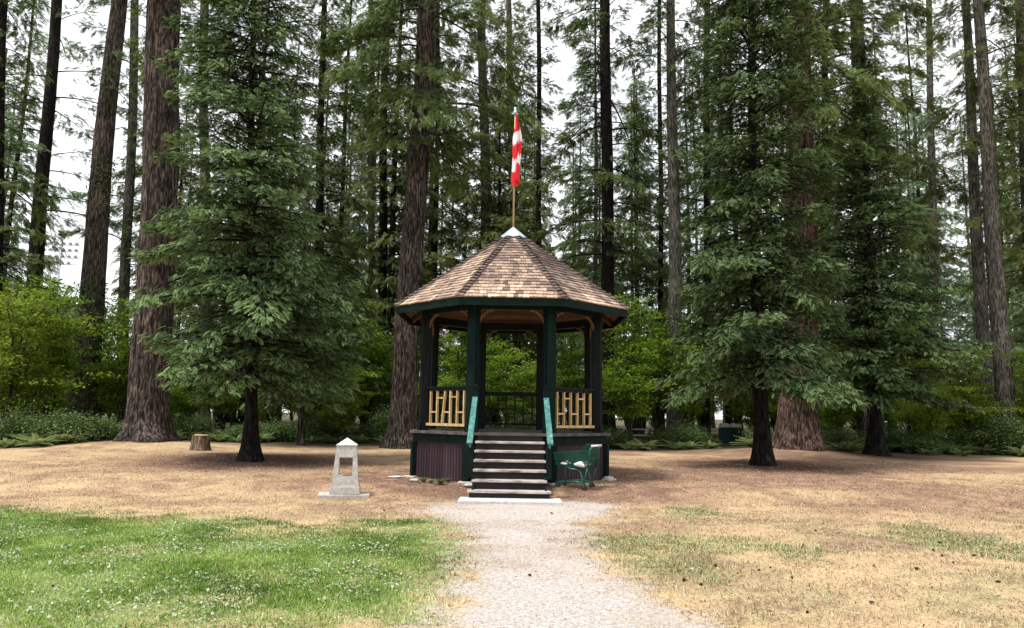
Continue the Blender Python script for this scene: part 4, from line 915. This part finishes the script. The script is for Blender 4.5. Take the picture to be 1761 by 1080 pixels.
# shrubs read off the photograph: px, depth, kind, scale, label
maples = [
 (25, 27.0, 2, 1.0, 'yellow green maple shrub at the left edge in front of the other bushes'), (95, 30, 0, 1.08, 'leafy green maple shrub just left of the ivy clad trunk'),
 (-45, 30, 1, 1.2, 'green maple shrub cut by the left edge of the photo'), (178, 38, 0, 1.15, 'green maple shrub between the ivy clad trunk and the reddish trunk'),
 (218, 34, 1, .95, 'maple shrub pressed against the left side of the massive reddish trunk'), (60, 36, 1, 1.25, 'taller green maple shrub behind the leftmost bushes'),
 (585, 36, 0, 1.12, 'bright green maple shrub right of the left lawn conifer'), (640, 39, 1, 1.1, 'maple shrub beside the left of the large grey brown trunk'),
 (600, 33, 2, .62, 'low yellow green maple shrub behind the concrete marker'), (790, 36, 0, .95, 'maple shrub seen through the left bay of the gazebo'),
 (860, 40, 1, .95, 'maple shrub seen through the middle of the gazebo'), (985, 35, 0, 1.0, 'bright maple shrub seen through the right bay of the gazebo'),
 (1085, 33, 0, 1.1, 'bright green maple shrub directly right of the gazebo'), (1130, 37, 1, 1.15, 'maple shrub behind the bright one right of the gazebo'),
 (1180, 36, 1, .9, 'maple shrub at the left foot of the tall dense conifer'), (1600, 33.2, 2, .78, 'yellow green maple shrub right of the cone shaped conifer'),
 (1662, 34.2, 2, .85, 'yellow maple shrub left of the paired trunks'), (1768, 33, 2, .85, 'yellow maple shrub at the right edge behind the thicker knotted trunk'),
 (1560, 42, 0, 1.1, 'green maple shrub behind the cone shaped conifer on its right'), (1705, 44, 0, .8, 'green maple shrub behind the paired trunks'),
 (330, 36, 0, .7, 'low maple shrub behind the tree stump'), (470, 37, 1, .7, 'low maple shrub right of the left lawn conifer trunk'), (1440, 36, 1, .7, 'maple shrub right of the broad flared trunk')]
for i, (px, D, k, s, lab) in enumerate(maples):
    x_ = (px-880)/F*D; place_shrub('maple_shrub', MP[k], (x_, D, float(gz(x_, D))-.05), lab, 'shrub', 'broadleaf shrubs at the forest edge', i*1.7, s)
# low edge bushes and ferns
g = np.random.default_rng(33)
def edge_zone(px, what):
    if px < 260: return what+' at the forest edge on the far left', what+'s far left edge'
    if px < 700: return what+' at the forest edge behind the left lawn conifer', what+'s left edge'
    if px < 1060: return what+' at the forest edge behind the gazebo', what+'s behind gazebo'
    if px < 1400: return what+' at the forest edge between the gazebo and the broad flared trunk', what+'s middle right edge'
    return what+' at the forest edge on the right', what+'s right edge'
px = -60
while px < 1830:
    D = (25.5 if px < 190 else 33) + g.uniform(-.8, 2.2)
    if 270 < px < 700: D = 33.5+g.uniform(-.5, 2)
    if 1222 < px < 1290 or 1062 < px < 1125: px += g.uniform(20, 30); continue
    if g.random() < .12: px += g.uniform(15, 30); continue
    x_ = (px-880)/F*D; k = int(g.integers(0, 3)) if px > 9999 else int(g.integers(0, 2))
    l_, gr_ = edge_zone(px, 'low leafy green bush')
    place_shrub('low_bush', SL_[k], (x_, D, float(gz(x_, D))-.05), l_, 'bush', gr_, g.random()*6, g.uniform(.45, 1.0), g.uniform(.4, 1.15))
    for j in range(2):
        D2 = D-g.uniform(.3, 1.5); x2 = x_+g.uniform(-1, 1); l_, gr_ = edge_zone(px, 'arching green fern')
        f_ = link('fern', FERN[j], None, (x2, D2, float(gz(x2, D2)))); s_ = g.uniform(.4, .75); f_.scale = (s_, s_, s_*.9); f_.rotation_euler = (0, 0, g.random()*6); props(f_, l_, 'fern', gr_)
    px += g.uniform(18, 34)
# second and third rows of understorey so that the wood is closed at eye level
for row, (Dr, st_) in enumerate(((41, 58), (54, 64), (72, 46), (95, 42))):
    px = -70+row*13
    while px < 1850:
        if row == 0 and (1225 < px < 1290 or 1070 < px < 1130): px += 20; continue
        D = Dr+g.uniform(-2.5, 2.5); x_ = (px-880)/F*D; k = int(g.choice([0, 1, 2], p=[.45, .45, .1])); l_, gr_ = edge_zone(px, 'shaded maple shrub')
        l_ = l_.replace('at the forest edge', 'deep in the wood'); s_ = g.uniform(.5, .85)*(1, 1, 1.35, 1.7)[row]
        place_shrub('understorey_shrub', MP[k], (x_, D, float(gz(x_, D))-.1), l_, 'shrub', gr_+' deep', g.random()*6, s_); px += st_*g.uniform(.7, 1.3)
# right hand dark bush mound
for px, D, s, lab in ((1715, 32.6, .95, 'big dark rounded bush at the foot of the paired trunks'), (1690, 33.5, .85, 'dark bush left of the thicker knotted trunk foot')):
    x_ = (px-880)/F*D; place_shrub('dark_bush', SL_[0], (x_, D, float(gz(x_, D))-.05), lab, 'bush', None, 1, s, s*1.35)
# ivy on the leaning trunk
def ivy(bx, tx, D, dpx, z0, z1, n, seed, label):
    g = np.random.default_rng(seed); p0 = at(bx, 760, D); p1 = at(tx, 0, D); k = (p1[0]-p0[0])/(p1[2]-p0[2]); r = dpx/F*D/2
    z = g.uniform(z0, z1, n); th = g.random(n)*6.283; rr = r*1.05+np.abs(g.normal(size=n))*.10
    P = np.stack([p0[0]+k*z+rr*np.cos(th), D+rr*np.sin(th), z], 1); X = g.normal(size=(n, 3)); X[:, 2] -= .6; Z = np.stack([np.cos(th), np.sin(th), .6+g.normal(size=n)*.3], 1)
    v, f, t = instance(LEAF, P, X, Z, g.uniform(.06, .14, n), .45+g.normal(size=n)*.2)
    o = link('ivy', np_mesh('ivy', v-np.array([p0[0], D, 0]), f, M['ivy'], t), None, (p0[0], D, 0)); props(o, label, 'ivy')
ivy(133, 204, 34, 42, .4, 7.5, 2600, 3, 'green ivy climbing the thick leaning brown trunk')
ivy(133, 204, 34, 32, 10.5, 13.5, 700, 4, 'mossy patch high on the thick leaning brown trunk')
# small weeds by the base of the gazebo
g = np.random.default_rng(8)
for i, (px, py) in enumerate(((728, 830), (741, 832), (758, 834), (770, 830))):
    q = G(px, py); s_ = (.09, .07, .10, .08)[i]; f_ = link('weed', SL_[0][1], None, q); f_.scale = (s_, s_, s_*.9); f_.rotation_euler = (0, 0, i*2.0)
    props(f_, 'small green weed growing against the left maroon gazebo skirt', 'weed', 'weeds along the left gazebo skirt')
